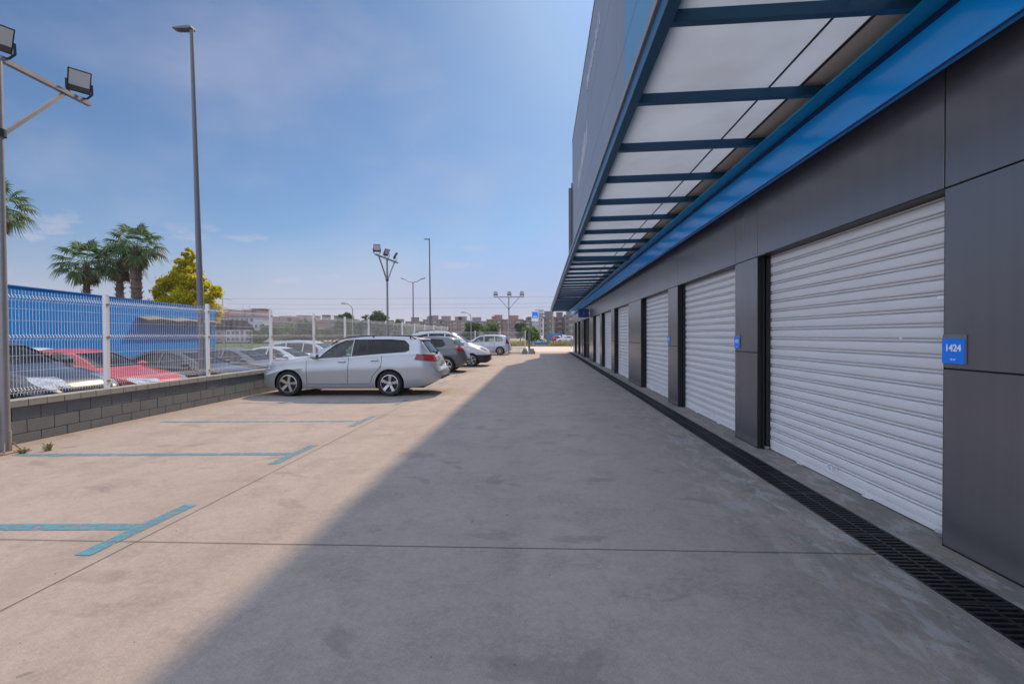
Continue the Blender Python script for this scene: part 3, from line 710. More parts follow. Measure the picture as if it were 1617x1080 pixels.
SPEC['sedan'] = dict(L=4.6, axles=(.88, 3.58), r=.32,
    top=[(0,.46),(.04,.60),(.2,.71),(.5,.80),(1.0,.89),(1.3,.94),(1.42,.97),(1.8,1.18),(2.2,1.36),(2.6,1.43),(3.0,1.435),(3.4,1.38),(3.8,1.22),(4.05,1.09),(4.3,1.06),(4.50,1.02),(4.56,.85),(4.6,.6)],
    belt=[(0,.55),(.8,.80),(1.4,.89),(3,.95),(4.2,.98),(4.6,.58)],
    bottom=[(0,.32),(.12,.20),(1,.17),(3.9,.18),(4.4,.26),(4.6,.42)],
    width=[(0,.50),(.04,.64),(.14,.76),(.35,.85),(.8,.89),(2.5,.90),(3.8,.89),(4.3,.84),(4.5,.78),(4.6,.62)],
    roofw=[(0,.42),(.3,.66),(1.1,.74),(1.45,.69),(2.1,.60),(2.6,.58),(3.4,.56),(4.0,.62),(4.3,.68),(4.6,.56)],
    side=[[(1.78,.96),(2.66,.985),(2.66,1.36),(2.42,1.35),(2.1,1.23)], [(2.72,.988),(3.50,1.01),(3.74,1.06),(3.45,1.25),(3.1,1.35),(2.72,1.362)]],
    split=2.69, screen=(1.40, 2.3, 1.0, 1.34, .64, .52), rear=(3.3, 4.1, 1.12, 1.34, .54, .48),
    seams=[[(1.45,.32),(1.43,.88)], [(2.60,.32),(2.62,.94)], [(1.45,.315),(3.1,.315)]],
    tail=[('x', [(4.25,.80),(4.7,.78),(4.7,.98),(4.3,.97)], .42)], handles=[(2.42,.86),(3.3,.88)], mirror=(1.72,.99), rails=None, headz=(.02,.55,.58,.74), pillar=[])
SPEC['hatch'] = dict(L=4.35, axles=(.88, 3.50), r=.33,
    top=[(0,.50),(.04,.66),(.2,.80),(.5,.90),(1.0,1.0),(1.2,1.05),(1.7,1.32),(2.05,1.48),(2.4,1.545),(3.0,1.555),(3.5,1.52),(3.74,1.47),(3.82,1.40),(4.05,1.10),(4.2,1.02),(4.27,.82),(4.33,.72),(4.35,.6)],
    belt=[(0,.6),(.8,.90),(1.3,.98),(3,1.06),(4.0,1.08),(4.35,.6)],
    bottom=[(0,.34),(.12,.24),(1,.22),(3.7,.22),(4.2,.32),(4.35,.45)],
    width=[(0,.52),(.04,.66),(.14,.78),(.35,.87),(.8,.905),(2.5,.92),(3.6,.91),(4.0,.87),(4.22,.80),(4.35,.62)],
    roofw=[(0,.42),(.3,.66),(1.0,.74),(1.3,.70),(1.9,.62),(2.4,.60),(3.5,.57),(3.8,.60),(4.1,.70),(4.35,.56)],
    side=[[(1.52,1.05),(2.42,1.07),(2.42,1.46),(2.2,1.44),(1.9,1.30)], [(2.48,1.072),(3.30,1.10),(3.46,1.20),(3.30,1.42),(2.48,1.462)]],
    split=2.45, screen=(1.2, 2.1, 1.10, 1.44, .66, .54), rear=(3.72, 4.2, 1.12, 1.40, .58, .50),
    seams=[[(1.3,.36),(1.28,.98)], [(2.38,.36),(2.40,1.04)], [(1.3,.355),(2.9,.355)]],
    tail=[('x', [(3.86,.98),(4.4,.86),(4.4,1.06),(3.98,1.15)], .46)], handles=[(2.18,.94),(3.08,.97)], mirror=(1.48,1.09), rails=None, headz=(.02,.5,.68,.86), pillar=[])
SPEC['mpv'] = dict(L=4.45, axles=(.90, 3.62), r=.32,
    top=[(0,.50),(.04,.66),(.15,.80),(.5,.94),(.85,1.02),(1.0,1.06),(1.5,1.35),(1.9,1.54),(2.3,1.62),(3.0,1.64),(3.7,1.60),(4.0,1.54),(4.1,1.46),(4.28,1.10),(4.36,1.0),(4.40,.8),(4.45,.6)],
    belt=[(0,.6),(.7,.92),(1.1,.98),(3,1.03),(4.1,1.05),(4.45,.6)],
    bottom=[(0,.32),(.12,.2),(1,.18),(3.8,.18),(4.3,.28),(4.45,.42)],
    width=[(0,.52),(.04,.66),(.14,.78),(.35,.86),(.8,.885),(2.5,.89),(3.8,.885),(4.15,.86),(4.35,.80),(4.45,.64)],
    roofw=[(0,.42),(.3,.66),(.9,.74),(1.2,.70),(1.8,.63),(2.4,.62),(3.9,.60),(4.1,.61),(4.3,.70),(4.45,.56)],
    side=[[(1.38,1.04),(2.28,1.06),(2.28,1.52),(1.98,1.48),(1.7,1.34)], [(2.34,1.06),(3.14,1.075),(3.14,1.53),(2.34,1.525)], [(3.20,1.077),(3.82,1.10),(3.90,1.2),(3.76,1.44),(3.20,1.528)]],
    split=2.31, screen=(1.0, 2.0, 1.12, 1.50, .66, .55), rear=(3.95, 4.4, 1.12, 1.46, .60, .53),
    seams=[[(1.15,.32),(1.13,.98)], [(2.30,.32),(2.31,1.04)], [(3.16,.60),(3.17,1.04)], [(1.15,.315),(3.0,.315)]],
    tail=[('x', [(4.06,.92),(4.6,.88),(4.6,1.28),(4.12,1.30)], .58)], handles=[(2.1,.93),(3.0,.95)], mirror=(1.36,1.08), rails=None, headz=(.02,.5,.66,.84), pillar=[])
import copy as _cp
v = _cp.deepcopy(SPEC['mpv']); SPEC['van'] = v
def zsc(t): return [(a, b*1.0 if b < .6 else .6+(b-.6)*1.19) for a, b in t]
v['top'] = zsc(v['top']); v['belt'] = zsc(v['belt']); v['side'] = [zsc(p) for p in v['side']]; v['seams'] = [zsc(p) for p in v['seams']]
v['screen'] = (1.0, 2.0, 1.22, 1.66, .68, .58); v['rear'] = (3.95, 4.4, 1.22, 1.6, .62, .56); v['rails'] = (1.9, 3.9); v['mirror'] = (1.36, 1.18)
v['headz'] = (.02, .55, .82, 1.02); v['tail'] = [('x', [(4.06,.98),(4.6,.94),(4.6,1.4),(4.12,1.42)], .62)]

def loft(S, ins, s0, s1, zfloor=None, step=.06, only=None):
    """closed body skin; returns MB. only(s, ringindex)->bool keeps faces (open shell)"""
    n = max(2, int((s1-s0)/step)); L = S['L']; ss = [s0+(s1-s0)*i/n for i in range(n+1)]
    if s0 == 0: ss = [0, .015, .035] + ss[1:]
    if s1 == L: ss = ss[:-1] + [L-.03, L-.012, L]
    mb = MB(); rings = []; xm = sum(S['axles'])/2
    for s in ss:
        zb = interp(S['bottom'], s)+ins; zt = interp(S['top'], s)-ins
        if zfloor: zb = zfloor
        zs = min(interp(S['belt'], s), zt-.07); w = interp(S['width'], s)-ins; wr = min(interp(S['roofw'], s)-ins, w*.93)
        ze = max(zt-.05, zs+.006); lp = lambda a, b, t: a+(b-a)*t
        h = [(0, zb), (.72*w, zb), (.93*w, zb+.025), (.970*w, zb+.09), (.982*w, lp(zb, zs, .30)), (.992*w, lp(zb, zs, .56)), (w, lp(zb, zs, .745)), (.974*w, lp(zb, zs, .80)), (.962*w, zs-.012), (.935*w, zs+.004)]
        for t in (.22, .45, .68, .88): h.append((lp(.93*w, wr, t**1.15), lp(zs+.01, ze, t)))
        h += [(wr-.012, zt-.026), (wr-.05, zt-.008), (wr*.6, zt+.012), (0, zt+.02)]
        ring = h + [(-y, z) for y, z in reversed(h[1:-1])]
        rings.append([(xm-s, y, z) for y, z in ring])
    m = len(rings[0])
    for r in rings: mb.v += r
    for i in range(len(rings)-1):
        for j in range(m):
            if only and not only((ss[i]+ss[i+1])/2, j): continue
            a, b = i*m+j, i*m+(j+1) % m; c, d = (i+1)*m+(j+1) % m, (i+1)*m+j
            mb.f.append((a, b, c, d)); mb.m.append(0)
    if not only:
        mb.f.append(tuple(range(m))); mb.f.append(tuple((len(rings)-1)*m+i for i in reversed(range(m)))); mb.m += [0, 0]
    return mb
def boolean(me, cutters, op='DIFFERENCE', self_=False):
    o = bpy.data.objects.new('tmp', me); COL.objects.link(o); tmp = []
    for c in cutters:
        co = bpy.data.objects.new('cut', c); COL.objects.link(co); tmp.append(co)
        md = o.modifiers.new('b', 'BOOLEAN'); md.operation = op; md.object = co; md.solver = 'EXACT'; md.material_mode = 'TRANSFER'; md.use_self = self_
    r = baked(o)
    for q in tmp+[o]: bpy.data.objects.remove(q)
    return r
def fin(me, name, ang=32):
    me.name = name; me.shade_smooth(); me.set_sharp_from_angle(angle=R(ang)); return me

WHEELS = {}
def wheel_meshes(r, spokes):
    if (r, spokes) in WHEELS: return WHEELS[(r, spokes)]
    rr = r*.70
    t = MB(); t.lathe([(rr, -.10), (r-.03, -.108), (r-.008, -.09), (r, -.06), (r, .06), (r-.008, .09), (r-.03, .108), (rr, .10)], 40, 'y'); tm = t.mesh('tyre', M['tyre'], 40)
    k = MB(); k.lathe([(rr+.004, -.104), (rr-.012, -.108), (rr-.022, -.085), (rr-.022, .09), (rr+.004, .09)], 40, 'y'); 
    for i in range(spokes):
        a = 2*math.pi*i/spokes + .3; ca, sa = math.cos(a), math.sin(a)
        for q in ((0, 0),):
            n = Vector((-sa, 0, ca)); p0 = Vector((ca*.05, -.078, sa*.05)) + n*q[0]*.6; p1 = Vector((ca*(rr-.014), -.092, sa*(rr-.014))) + n*q[1]
            k.bar(p0, p1, .062 if spokes == 5 else .03, .03, w2=.082 if spokes == 5 else .03, up=(0, 1, 0))
    k.lathe([(0, -.098), (.045, -.096), (.062, -.085), (.062, -.05), (0, -.05)], 20, 'y'); km = k.mesh('rim', M['rim'], 30)
    d = MB(); d.lathe([(0, -.03), (rr-.03, -.03), (rr-.03, .0), (0, .0)], 30, 'y'); dm = d.mesh('brake_disc', M['rimdark'])
    WHEELS[(r, spokes)] = (tm, km, dm); return WHEELS[(r, spokes)]

def car(kind, loc, rz, label, col, cat='car', group=None, metal=.0, spokes=5, black_bumper=False, tint_rear=True, dz=1.0, rim=None, rear_det=True):
    S = SPEC[kind]; L = S['L']; xm = sum(S['axles'])/2; r = S['r']
    root = empty('parked_car', loc, rz, label, cat, group)
    pm_ = paint('car_paint', col, metal=metal, rough=.33 if metal else .3)
    def X(s): return xm-s
    body = loft(S, 0, 0, L).mesh('body', [pm_])
    W = interp(S['width'], S['axles'][0])
    cut = MB()
    for s in S['axles']:
        for sd in (-1, 1):
            k = len(cut.v); n = 28; ra = r+.055
            for yy in (sd*(W-.27), sd*(W+.2)):
                for i in range(n): t = 2*math.pi*i/n; cut.v.append((X(s)+ra*math.cos(t), yy, r+ra*math.sin(t)))
            for i in range(n): j = (i+1) % n; cut.f.append((k+i, k+j, k+n+j, k+n+i)); cut.m.append(0)
            cut.f.append(tuple(k+i for i in range(n))); cut.f.append(tuple(k+n+i for i in reversed(range(n)))); cut.m += [0, 0]
    c1 = cut.mesh('c', [M['trim']])
    sc = MB()
    for ln in S['seams']:
        for (a, za), (b, zb_) in zip(ln, ln[1:]):
            for sd in (-1, 1):
                yw = sd*(W-.035) ; ye = sd*(W+.06)
                d = Vector((a-b, 0, zb_-za)).normalized(); nn = Vector((-d.z, 0, d.x))*.006
                P = [Vector((X(a), 0, za))-nn, Vector((X(b), 0, zb_))-nn, Vector((X(b), 0, zb_))+nn, Vector((X(a), 0, za))+nn]
                sc.prism([(p.x, p.z) for p in P], 'y', min(yw, ye), max(yw, ye))
    c2 = sc.mesh('c', [M['trim']]); c2['self'] = 1
    cav = loft(S, .045, S['screen'][0]-.05, L-.22, zfloor=.36).mesh('c', [M['interior']])
    wn_ = MB()
    for i, poly in enumerate(S['side']): wn_.prism([(X(a), z) for a, z in poly], 'y', -1.3, 1.3)
    c4 = wn_.mesh('c', [M['trim']])
    wb = MB()
    for (a, b, z0, z1, w0, w1) in (S['screen'], S['rear']):
        wb.prism([(-w0, z0), (w0, z0), (w1, z1), (-w1, z1)], 'x', X(b), X(a))
    c5 = wb.mesh('c', [M['trim']])
    def vol(q):
        bm = bmesh.new(); bm.from_mesh(q); v_ = bm.calc_volume(signed=True); bm.free(); return v_
    me = body
    for nm, c, lo, hi in (('wheel', c1, .85, .999), ('cav', cav, .1, .8), ('side', c4, .5, .999), ('screen', c5, .5, .999), ('seam', c2, .8, .9999)):
        v0 = vol(me); q = boolean(me.copy(), [c]); v1 = vol(q)
        if lo*v0 < v1 < hi*v0 and len(q.polygons) > 500: me = q
        else:
            q = boolean(me.copy(), [c], self_=True); v1 = vol(q)
            if lo*v0 < v1 < hi*v0 and len(q.polygons) > 500: me = q
            else: print('BOOL', kind, nm, round(v0, 3), round(v1, 3), len(q.polygons))
    b = obj('body', fin(me, 'body'), root)
    # glazing: panes set a little inside the skin
    ci = list(range(9, 14)); m2 = 34
    a_, b_ = S['screen'][0]-.02, S['screen'][1]+.1
    lg = lambda only: loft(S, .016, 0, L, only=only)
    def pane(name, only, m):
        q = lg(only)
        if q.f:
            o = q.build(name, m, root, smooth=40); bm = bmesh.new(); bm.from_mesh(o.data); bmesh.ops.delete(bm, geom=[v_ for v_ in bm.verts if not v_.link_faces], context='VERTS'); bm.to_mesh(o.data); bm.free()
    nr = 34
    Ls, Rs = set(range(9, 14)), set(nr-1-q for q in range(9, 14))
    tops = set(range(14, 20))
    pane('windscreen', lambda s, j: j in tops and a_ < s < b_, M['glass_clear'])
    pane('rear_window', lambda s, j: j in tops and S['rear'][0]-.1 < s < S['rear'][1], M['glass_tint'] if kind != 'estate' else M['glass_rear'])
    s_lo, s_hi = S['side'][0][0][0]-.08, max(p[0] for p in S['side'][-1])+.05
    for sd in (Ls, Rs):
        pane('front_side_window', lambda s, j: j in sd and s_lo < s < S['split'], M['glass_clear'])
        pane('rear_side_window', lambda s, j: j in sd and S['split'] < s < s_hi, M['glass_tint'] if tint_rear else M['glass_clear'])
    # interior
    z0 = interp(S['belt'], 2.2)
    it = MB()
    for sd in (-1, 1):
        sx = X(S['split']-.05)
        it.box((sx-.05, sd*.36-.24, .38), (sx+.45, sd*.36+.24, .58)); it.prism([(sx-.22, z0+.12), (sx-.10, .5), (sx+.06, .5), (sx-.10, z0+.14)], 'y', sd*.36-.22, sd*.36+.22)
        it.box((sx-.24, sd*.36-.12, z0+.16), (sx-.13, sd*.36+.12, z0+.36))
    sx = X(S['split']+.85); it.prism([(sx-.24, z0+.10), (sx-.10, .45), (sx+.06, .45), (sx-.12, z0+.12)], 'y', -.62, .62)
    dx = X(S['screen'][0]+.35); it.box((dx-.20, -.66, .6), (dx+.22, .66, z0-.01))
    it.build('seats_and_dashboard', M['interior'], root, bevel=.03)
    sw = MB(); n = 20; cx, cy, cz = X(S['screen'][0]+.66), .36, z0-.02
    pts = [(cx + .05*math.sin(2*math.pi*i/n)*-1, cy+.18*math.cos(2*math.pi*i/n), cz+.17*math.sin(2*math.pi*i/n)) for i in range(n+1)]
    sw.path(pts, .014, n=6); sw.bar((cx, cy-.17, cz), (cx, cy+.17, cz), .03); sw.build('steering_wheel', M['trim'], root)
    # lamps
    out = loft(S, -.006, 0, L).mesh('o', [M['redlight']])
    for (_, poly, y0) in S['tail']:
        for sd in (-1, 1):
            cm = MB(); cm.prism([(X(a), z) for a, z in poly], 'y', min(sd*y0, sd*1.2), max(sd*y0, sd*1.2))
            cmm = cm.mesh('c', [M['redlight']]); t = boolean(out.copy(), [cmm], 'INTERSECT')
            if len(t.polygons): obj('tail_light', fin(t, 'tail_light'), root)
    a, b2, z0_, z1_ = S['headz']
    out2 = loft(S, -.006, 0, L).mesh('o', [M['headlight']])
    for sd in (-1, 1):
        cm = MB(); cm.prism([(X(-.1), z0_-.02), (X(.12), z0_-.02), (X(b2), z1_-.02), (X(b2+.08), z1_+.03), (X(.1), z1_), (X(-.1), z1_-.04)], 'y', min(sd*.36, sd*1.2), max(sd*.36, sd*1.2))
        t = boolean(out2.copy(), [cm.mesh('c', [M['headlight']])], 'INTERSECT')
        if len(t.polygons): obj('headlight', fin(t, 'headlight'), root)
    if black_bumper:
        cm = MB(); cm.box((X(.62), -1.2, .1), (X(-.2), 1.2, .60)); t = boolean(loft(S, -.009, 0, L).mesh('o', [M['trim']]), [cm.mesh('c', [M['trim']]), ], 'INTERSECT')
        t2 = boolean(t, [c1.copy()]) if len(t.polygons) else t
        if len(t2.polygons): obj('bumper', fin(t2, 'bumper'), root)
    gr = MB(); gr.box((X(.02), -.38, .50), (X(-.014), .38, .62))
    for q in range(3): gr.box((X(-.014), -.37, .52+q*.035), (X(-.02), .37, .53+q*.035))
    gr.build('grille', M['trim'], root)
    # rear bumper valance, plate, wiper
    vb = MB(); vb.box((X(L-.10), -.55, interp(S['bottom'], L)-.06), (X(L+.004), .55, interp(S['bottom'], L)+.02)); vb.build('rear_valance', M['trim'], root, bevel=.01)
    for side, s_, z_ in (('f', -.03, .42), ('r', L-.10 if kind == 'estate' else L+.006, .86 if kind == 'estate' else .62)):
        pl = MB(); pl.box((X(s_)-.006, -.26, z_-.055), (X(s_)+.006, .26, z_+.055)); pl.build('number_plate', M['plate'], root)
    if kind == 'estate':
        em = MB(); em.lathe([(0, -.01), (.055, -.008), (.055, .008), (0, .01)], 18, 'z'); o = em.build('badge', M['chrome'], root); o.rotation_euler = (0, R(90), 0); o.location = (X(4.795), 0, 1.03)
        wp = MB(); wp.bar((X(4.74), 0, 1.13), (X(4.60), .34, 1.19), .02); wp.bar((X(4.76), 0, 1.10), (X(4.73), 0, 1.15), .05); wp.build('wiper', M['trim'], root)
        sp = MB(); sp.prism([(X(4.25), 1.535), (X(4.46), 1.50), (X(4.46), 1.475), (X(4.3), 1.50)], 'y', -.54, .54); sp.build('spoiler', pm_, root, bevel=.006)
        hs = MB(); hs.box((X(4.99), -.62, .655), (X(4.88), .62, .672)); hs.build('bumper_ledge', M['chrome'], root)
        mo = MB()
        for sd in (-1, 1):
            pts = [(X(s_), sd*(interp(S['width'], s_)+.004), .46) for s_ in (1.5, 2.2, 3.0)]
        # reflector strip low on the bumper
    # handles, mirrors, rails
    for (s_, z_) in S['handles']:
        for sd in (-1, 1):
            y = sd*(interp(S['width'], s_)*.985)
            hd = MB(); hd.box((X(s_)-.10, min(y, y+sd*.035), z_-.018), (X(s_)+.10, max(y, y+sd*.035), z_+.018)); hd.build('door_handle', M['chrome'] if kind == 'estate' else pm_, root, bevel=.012)
    s_, z_ = S['mirror']
    for sd in (-1, 1):
        y = sd*(interp(S['width'], s_)*.93)
        mr_ = MB(); k = []
        for i, (dx, hw, hh) in enumerate(((-.02, .10, .062), (.05, .105, .075), (.11, .085, .06), (.15, .04, .03))):
            k.append([(X(s_)-.06+dx, y+sd*(.12+hw*math.cos(t)), z_+.03+hh*math.sin(t)) for t in [2*math.pi*q/14 for q in range(14)]])
        for q in k: mr_.v += q
        for i in range(3):
            for j in range(14): mr_.f.append((i*14+j, i*14+(j+1) % 14, (i+1)*14+(j+1) % 14, (i+1)*14+j)); mr_.m.append(0)
        mr_.f.append(tuple(range(14))); mr_.f.append(tuple(42+q for q in range(14))); mr_.m += [1, 0]
        mr_.bar((X(s_)-.02, y-sd*.02, z_-.01), (X(s_)-.0, y+sd*.08, z_), .05, .03, m=2)
        mr_.build('side_mirror', [pm_, M['chrome'], M['trim']], root, smooth=50)
    if S['rails']:
        for sd in (-1, 1):
            pts = []; a, b2 = S['rails']
            for i in range(17):
                s_ = a+(b2-a)*i/16; lift = .045 if 0 < i < 16 else .0
                pts.append((X(s_), sd*(interp(S['roofw'], s_)-.03), interp(S['top'], s_)-.01+lift))
            rl = MB(); rl.path(pts, .016, n=6)
            for q in (1, 8, 15): p = pts[q]; rl.bar((p[0], p[1], p[2]-.05), (p[0], p[1], p[2]), .05, .03)
            rl.build('roof_rail', M['trim'], root, smooth=50)
    # wheels
    tm, km, dm = wheel_meshes(r, spokes)
    if rim: km = km.copy(); km.materials.clear(); km.materials.append(rim)
    li = MB()
    for s_ in S['axles']:
        for sd in (-1, 1):
            yy = sd*(W-.115); w_ = obj('wheel', tm, root, (X(s_), yy, r), 0 if sd < 0 else math.pi)
            obj('rim', km, w_).rotation_euler = (0, random.uniform(0, 1.2), 0); obj('brake_disc', dm, w_)
            k = len(li.v); n = 24; ra = r+.048
            for y2 in (sd*(W-.268), sd*(W-.05)):
                for i in range(n+1): t = math.pi*i/n*1.16-.25; li.v.append((X(s_)+ra*math.cos(t), y2, r+ra*math.sin(t)))
            for i in range(n): li.f.append((k+i, k+i+1, k+n+2+i, k+n+1+i)); li.m.append(0)
            li.f.append(tuple(k+i for i in range(n+1))); li.m.append(0)
    li.box((X(L-.5), -.62, .20), (X(.5), .62, .34)); li.build('underbody', M['trim'], root)
    if dz != 1.0: root.scale = (1, 1, dz)
    return root
M['glass_rear'] = glass('rear_window_glass', (.72, .66, .6), .5, rough=.05)

# wagon and its row in front of the wall (noses to the wall)
ROW = 'cars parked in the marked bays'
car('estate', (-5.40, 13.34, 0), R(180+1.2), 'silver estate car with roof rails, nose to the block wall, nearest in the marked bays', (.40, .415, .44), group=ROW, metal=.5)
car('hatch', (-5.38, 21.25, 0), R(180), 'dark grey hatchback parked just behind the silver estate car', (.105, .11, .115), group=ROW, metal=.4, rim=None)
car('van', (-4.95, 25.35, 0), R(0), 'white compact people carrier with black bumper, nose towards the lane beyond the dark hatchback', (.56, .57, .58), group=ROW, black_bumper=True, rim=mat('steel_wheel_cover', (.42, .42, .43), .4, metal=.5))
car('mpv', (-4.72, 39.7, 0), R(180), 'pale silver people carrier parked alone near the far end fence', (.46, .47, .54), group=ROW, metal=.3, spokes=7, tint_rear=False)
# cars in the neighbouring lot, noses to the fence
NB = 'cars in the neighbouring car park behind the fence'; ZN = -.25
car('hatch', (-10.84, 8.75, 0), 0, 'dark navy car nearest the viewer behind the mesh fence with a big clear headlight', (.010, .014, .032), group=NB, tint_rear=False, dz=1.0)
car('sedan', (-11.35, 11.5, -.13), 0, 'bright red car behind the mesh fence', (.42, .002, .010), group=NB, tint_rear=False, dz=1.0)
car('sedan', (-11.1, 14.65, ZN), 0, 'black saloon behind the fence between the red car and the grey saloon', (.018, .016, .024), group=NB, dz=1.0)
car('sedan', (-11.1, 17.45, ZN), 0, 'dark grey saloon behind the fence, right of the street lamp base', (.10, .10, .125), group=NB, metal=.3, tint_rear=False, dz=.98)
car('sedan', (-11.1, 20.3, ZN), 0, 'light silver saloon behind the fence beyond the dark grey saloon', (.48, .49, .53), group=NB, metal=.3, tint_rear=False, dz=.98)
car('mpv', (-11.4, 23.2, ZN), 0, 'pale blue grey people carrier behind the fence, farthest of that row', (.40, .44, .49), group=NB, metal=.2, dz=1.0)
car('mpv', (-16.3, 14.5, ZN), 0, 'white car of which only the roof and windscreen show above the red car', (.62, .62, .62), group=NB, dz=.93)

# ================================================================== BEYOND THE FENCE
# blue hoarding with upright ribs
def px(u, y):
    t = (u-808.5)/760; return y*(-.0611+.9981*t)/(.9981+.0611*t)
P0, P1 = Vector((-17.27, 9.0, 0)), Vector((-21.56, 30.7, 0))
d = (P1-P0); LW = d.length; rz = math.atan2(d.y, d.x)
bw = empty('blue_hoarding', P0, rz, 'tall bright blue ribbed hoarding wall behind the neighbouring cars', 'wall')
mb = MB(); prof = []; x = -4
while x < LW: prof += [(x, 0), (x+.40, 0), (x+.43, -.006), (x+.47, -.006), (x+.50, 0)]; x += .5
prof = [p for p in prof if p[0] <= LW]
back = [(prof[-1][0], .08), (prof[0][0], .08)]
for (a, b), (c, e) in zip(prof, prof[1:]): mb.face([(a, b, -.27), (c, e, -.27), (c, e, 3.42), (a, b, 3.42)])
mb.face([(prof[-1][0], prof[-1][1], -.27), (prof[-1][0], .08, -.27), (prof[-1][0], .08, 3.42), (prof[-1][0], prof[-1][1], 3.42)])
mb.face([(back[1][0], .08, -.27), (back[0][0], .08, -.27), (back[0][0], .08, 3.42), (back[1][0], .08, 3.42)])
mb.build('ribbed_sheet', M['bluewall'], bw)
mb = MB(); mb.box((-4, -.05, 3.421), (LW, .10, 3.46)); mb.build('top_rail', M['bluewall'], bw)
mb = MB()
x = 0
while x < LW: mb.box((x, .081, -.27), (x+.1, .18, 3.3)); x += 2.6
mb.build('support_post', M['galv'], bw)
aw = empty('awning', P0 + d*.627, rz, 'low beige awning fixed along the far part of the blue hoarding', 'awning')
LA = LW*.373-.1
mb = MB(); n = 3
for i in range(n):
    a, b = LA*i/n, LA*(i+1)/n; c = (a+b)/2
    for (u, zu), (w, zw) in (((a, 2.52), (c, 2.60)), ((c, 2.60), (b, 2.52))):
        mb.face([(u, -.04, zu+.1), (w, -.04, zw+.1), (w, -.5, zw-.05), (u, -.5, zu-.05)]); mb.face([(u, -.04, zu+.06), (w, -.04, zw+.06), (w, -.5, zw-.09), (u, -.5, zu-.09)]); mb.face([(u, -.5, zu-.09), (w, -.5, zw-.09), (w, -.5, zw-.05), (u, -.5, zu-.05)])
mb.build('awning_roof', M['awning'], aw)
mb = MB(); mb.box((0, -.48, 2.36), (LA, -.44, 2.44))
for i in range(5): mb.bar((.1+i*(LA-.2)/4, -.44, 2.38), (.1+i*(LA-.2)/4, -.05, 2.2), .04)
mb.build('awning_frame', M['dark'], aw)
# shade canopies beyond, with pointed dark roofs
for k, (x, y, w) in enumerate(((px(353, 45), 45.0, 2.2), (px(377, 46), 46.0, 1.3))):
    sh = empty('shade_canopy', (x, y, -.27), 0, 'dark peaked shade canopy beyond the end of the blue hoarding, %s one' % ('wider left' if k == 0 else 'narrow right'), 'shade canopy', 'dark shade canopies')
    mb = MB(); h = 2.75; p = .75
    mb.v = [(-w/2, -1.5, h), (w/2, -1.5, h), (w/2, 1.5, h), (-w/2, 1.5, h), (0, -1.3, h+p), (0, 1.3, h+p), (-w/2, -1.5, h-.2), (w/2, -1.5, h-.2), (w/2, 1.5, h-.2), (-w/2, 1.5, h-.2)]
    mb.f = [(0, 1, 4), (1, 2, 5, 4), (2, 3, 5), (3, 0, 4, 5), (6, 7, 1, 0), (7, 8, 2, 1), (8, 9, 3, 2), (9, 6, 0, 3), (9, 8, 7, 6)]; mb.m = [0]*9
    mb.build('canopy_roof', mat('dark_awning', (.03, .028, .03), 1.0, spec=.0), sh)
    for sx in (-1, 1):
        for sy in (-1, 1):
            mb = MB(); mb.bar((sx*(w/2-.1), sy*1.3, 0), (sx*(w/2-.1), sy*1.3, h-.2), .08); mb.build('leg', M['galv'], sh)
# small square metal frame over the hoarding
sf = empty('sign_frame', (-24.3, 31.5, -.27), R(10), 'small empty metal sign frame on posts peeping over the blue hoarding', 'sign frame')
mb = MB()
for x in (-.35, .35): mb.bar((x, 0, 0), (x, 0, 4.75), .06)
for z in (4.2, 4.72): mb.bar((-.6, 0, z), (.6, 0, z), .05)
mb.bar((-.6, 0, 4.2), (-.6, 0, 4.72), .05); mb.bar((.6, 0, 4.2), (.6, 0, 4.72), .05); mb.build('frame', M['polegrey'], sf)

# ---------------------------------------------------------------- vegetation
def leafmat(name, c1, c2, c3, trans=.35):
    m = bpy.data.materials.new(name); m.use_nodes = True; nt = m.node_tree; N = nt.nodes; L = nt.links; N.clear()
    o = N.new('ShaderNodeOutputMaterial'); g = N.new('ShaderNodeNewGeometry'); cr = N.new('ShaderNodeValToRGB')
    cr.color_ramp.elements[0].color = (*c1, 1); cr.color_ramp.elements[1].color = (*c3, 1); e = cr.color_ramp.elements.new(.55); e.color = (*c2, 1)
    L.new(g.outputs['Random Per Island'], cr.inputs[0])
    d = N.new('ShaderNodeBsdfPrincipled'); d.inputs['Roughness'].default_value = .6; d.inputs['Specular IOR Level'].default_value = .25; t = N.new('ShaderNodeBsdfTranslucent'); mx = N.new('ShaderNodeMixShader'); mx.inputs[0].default_value = trans
    L.new(cr.outputs[0], d.inputs['Base Color']); L.new(cr.outputs[0], t.inputs[0]); L.new(d.outputs[0], mx.inputs[1]); L.new(t.outputs[0], mx.inputs[2]); L.new(mx.outputs[0], o.inputs[0]); return m
M['bark'] = mat('bark', (.10, .075, .055), .9, var=(6, .7, (.06, .045, .035)), bump=(12, .6, .03))
M['palmbark'] = mat('palm_bark', (.17, .11, .085), .95, var=((4, 4, 14), .8, (.09, .06, .05)), bump=(14, .9, .05))
LEAF = {'green': leafmat('green_leaves', (.025, .06, .02), (.045, .10, .03), (.09, .15, .05)),
        'yellow': leafmat('yellow_green_leaves', (.20, .23, .01), (.62, .56, .015), (.88, .68, .03), .62),
        'light': leafmat('light_green_leaves', (.07, .13, .04), (.12, .20, .06), (.19, .28, .10)),
        'palm': leafmat('palm_leaves', (.02, .06, .02), (.05, .12, .035), (.22, .27, .13), .35),
        'dry': leafmat('dry_grass_blades', (.14, .13, .05), (.25, .22, .08), (.40, .36, .18), .3)}
def leaf(mb, c, s, rnd):
    a = Vector((rnd.gauss(0, 1), rnd.gauss(0, 1), rnd.gauss(0, 1))).normalized(); b = a.cross(Vector((rnd.gauss(0, 1), rnd.gauss(0, 1), rnd.gauss(0, 1)))).normalized()
    mb.face([c-a*s, c-b*s*.45, c+a*s, c+b*s*.45])
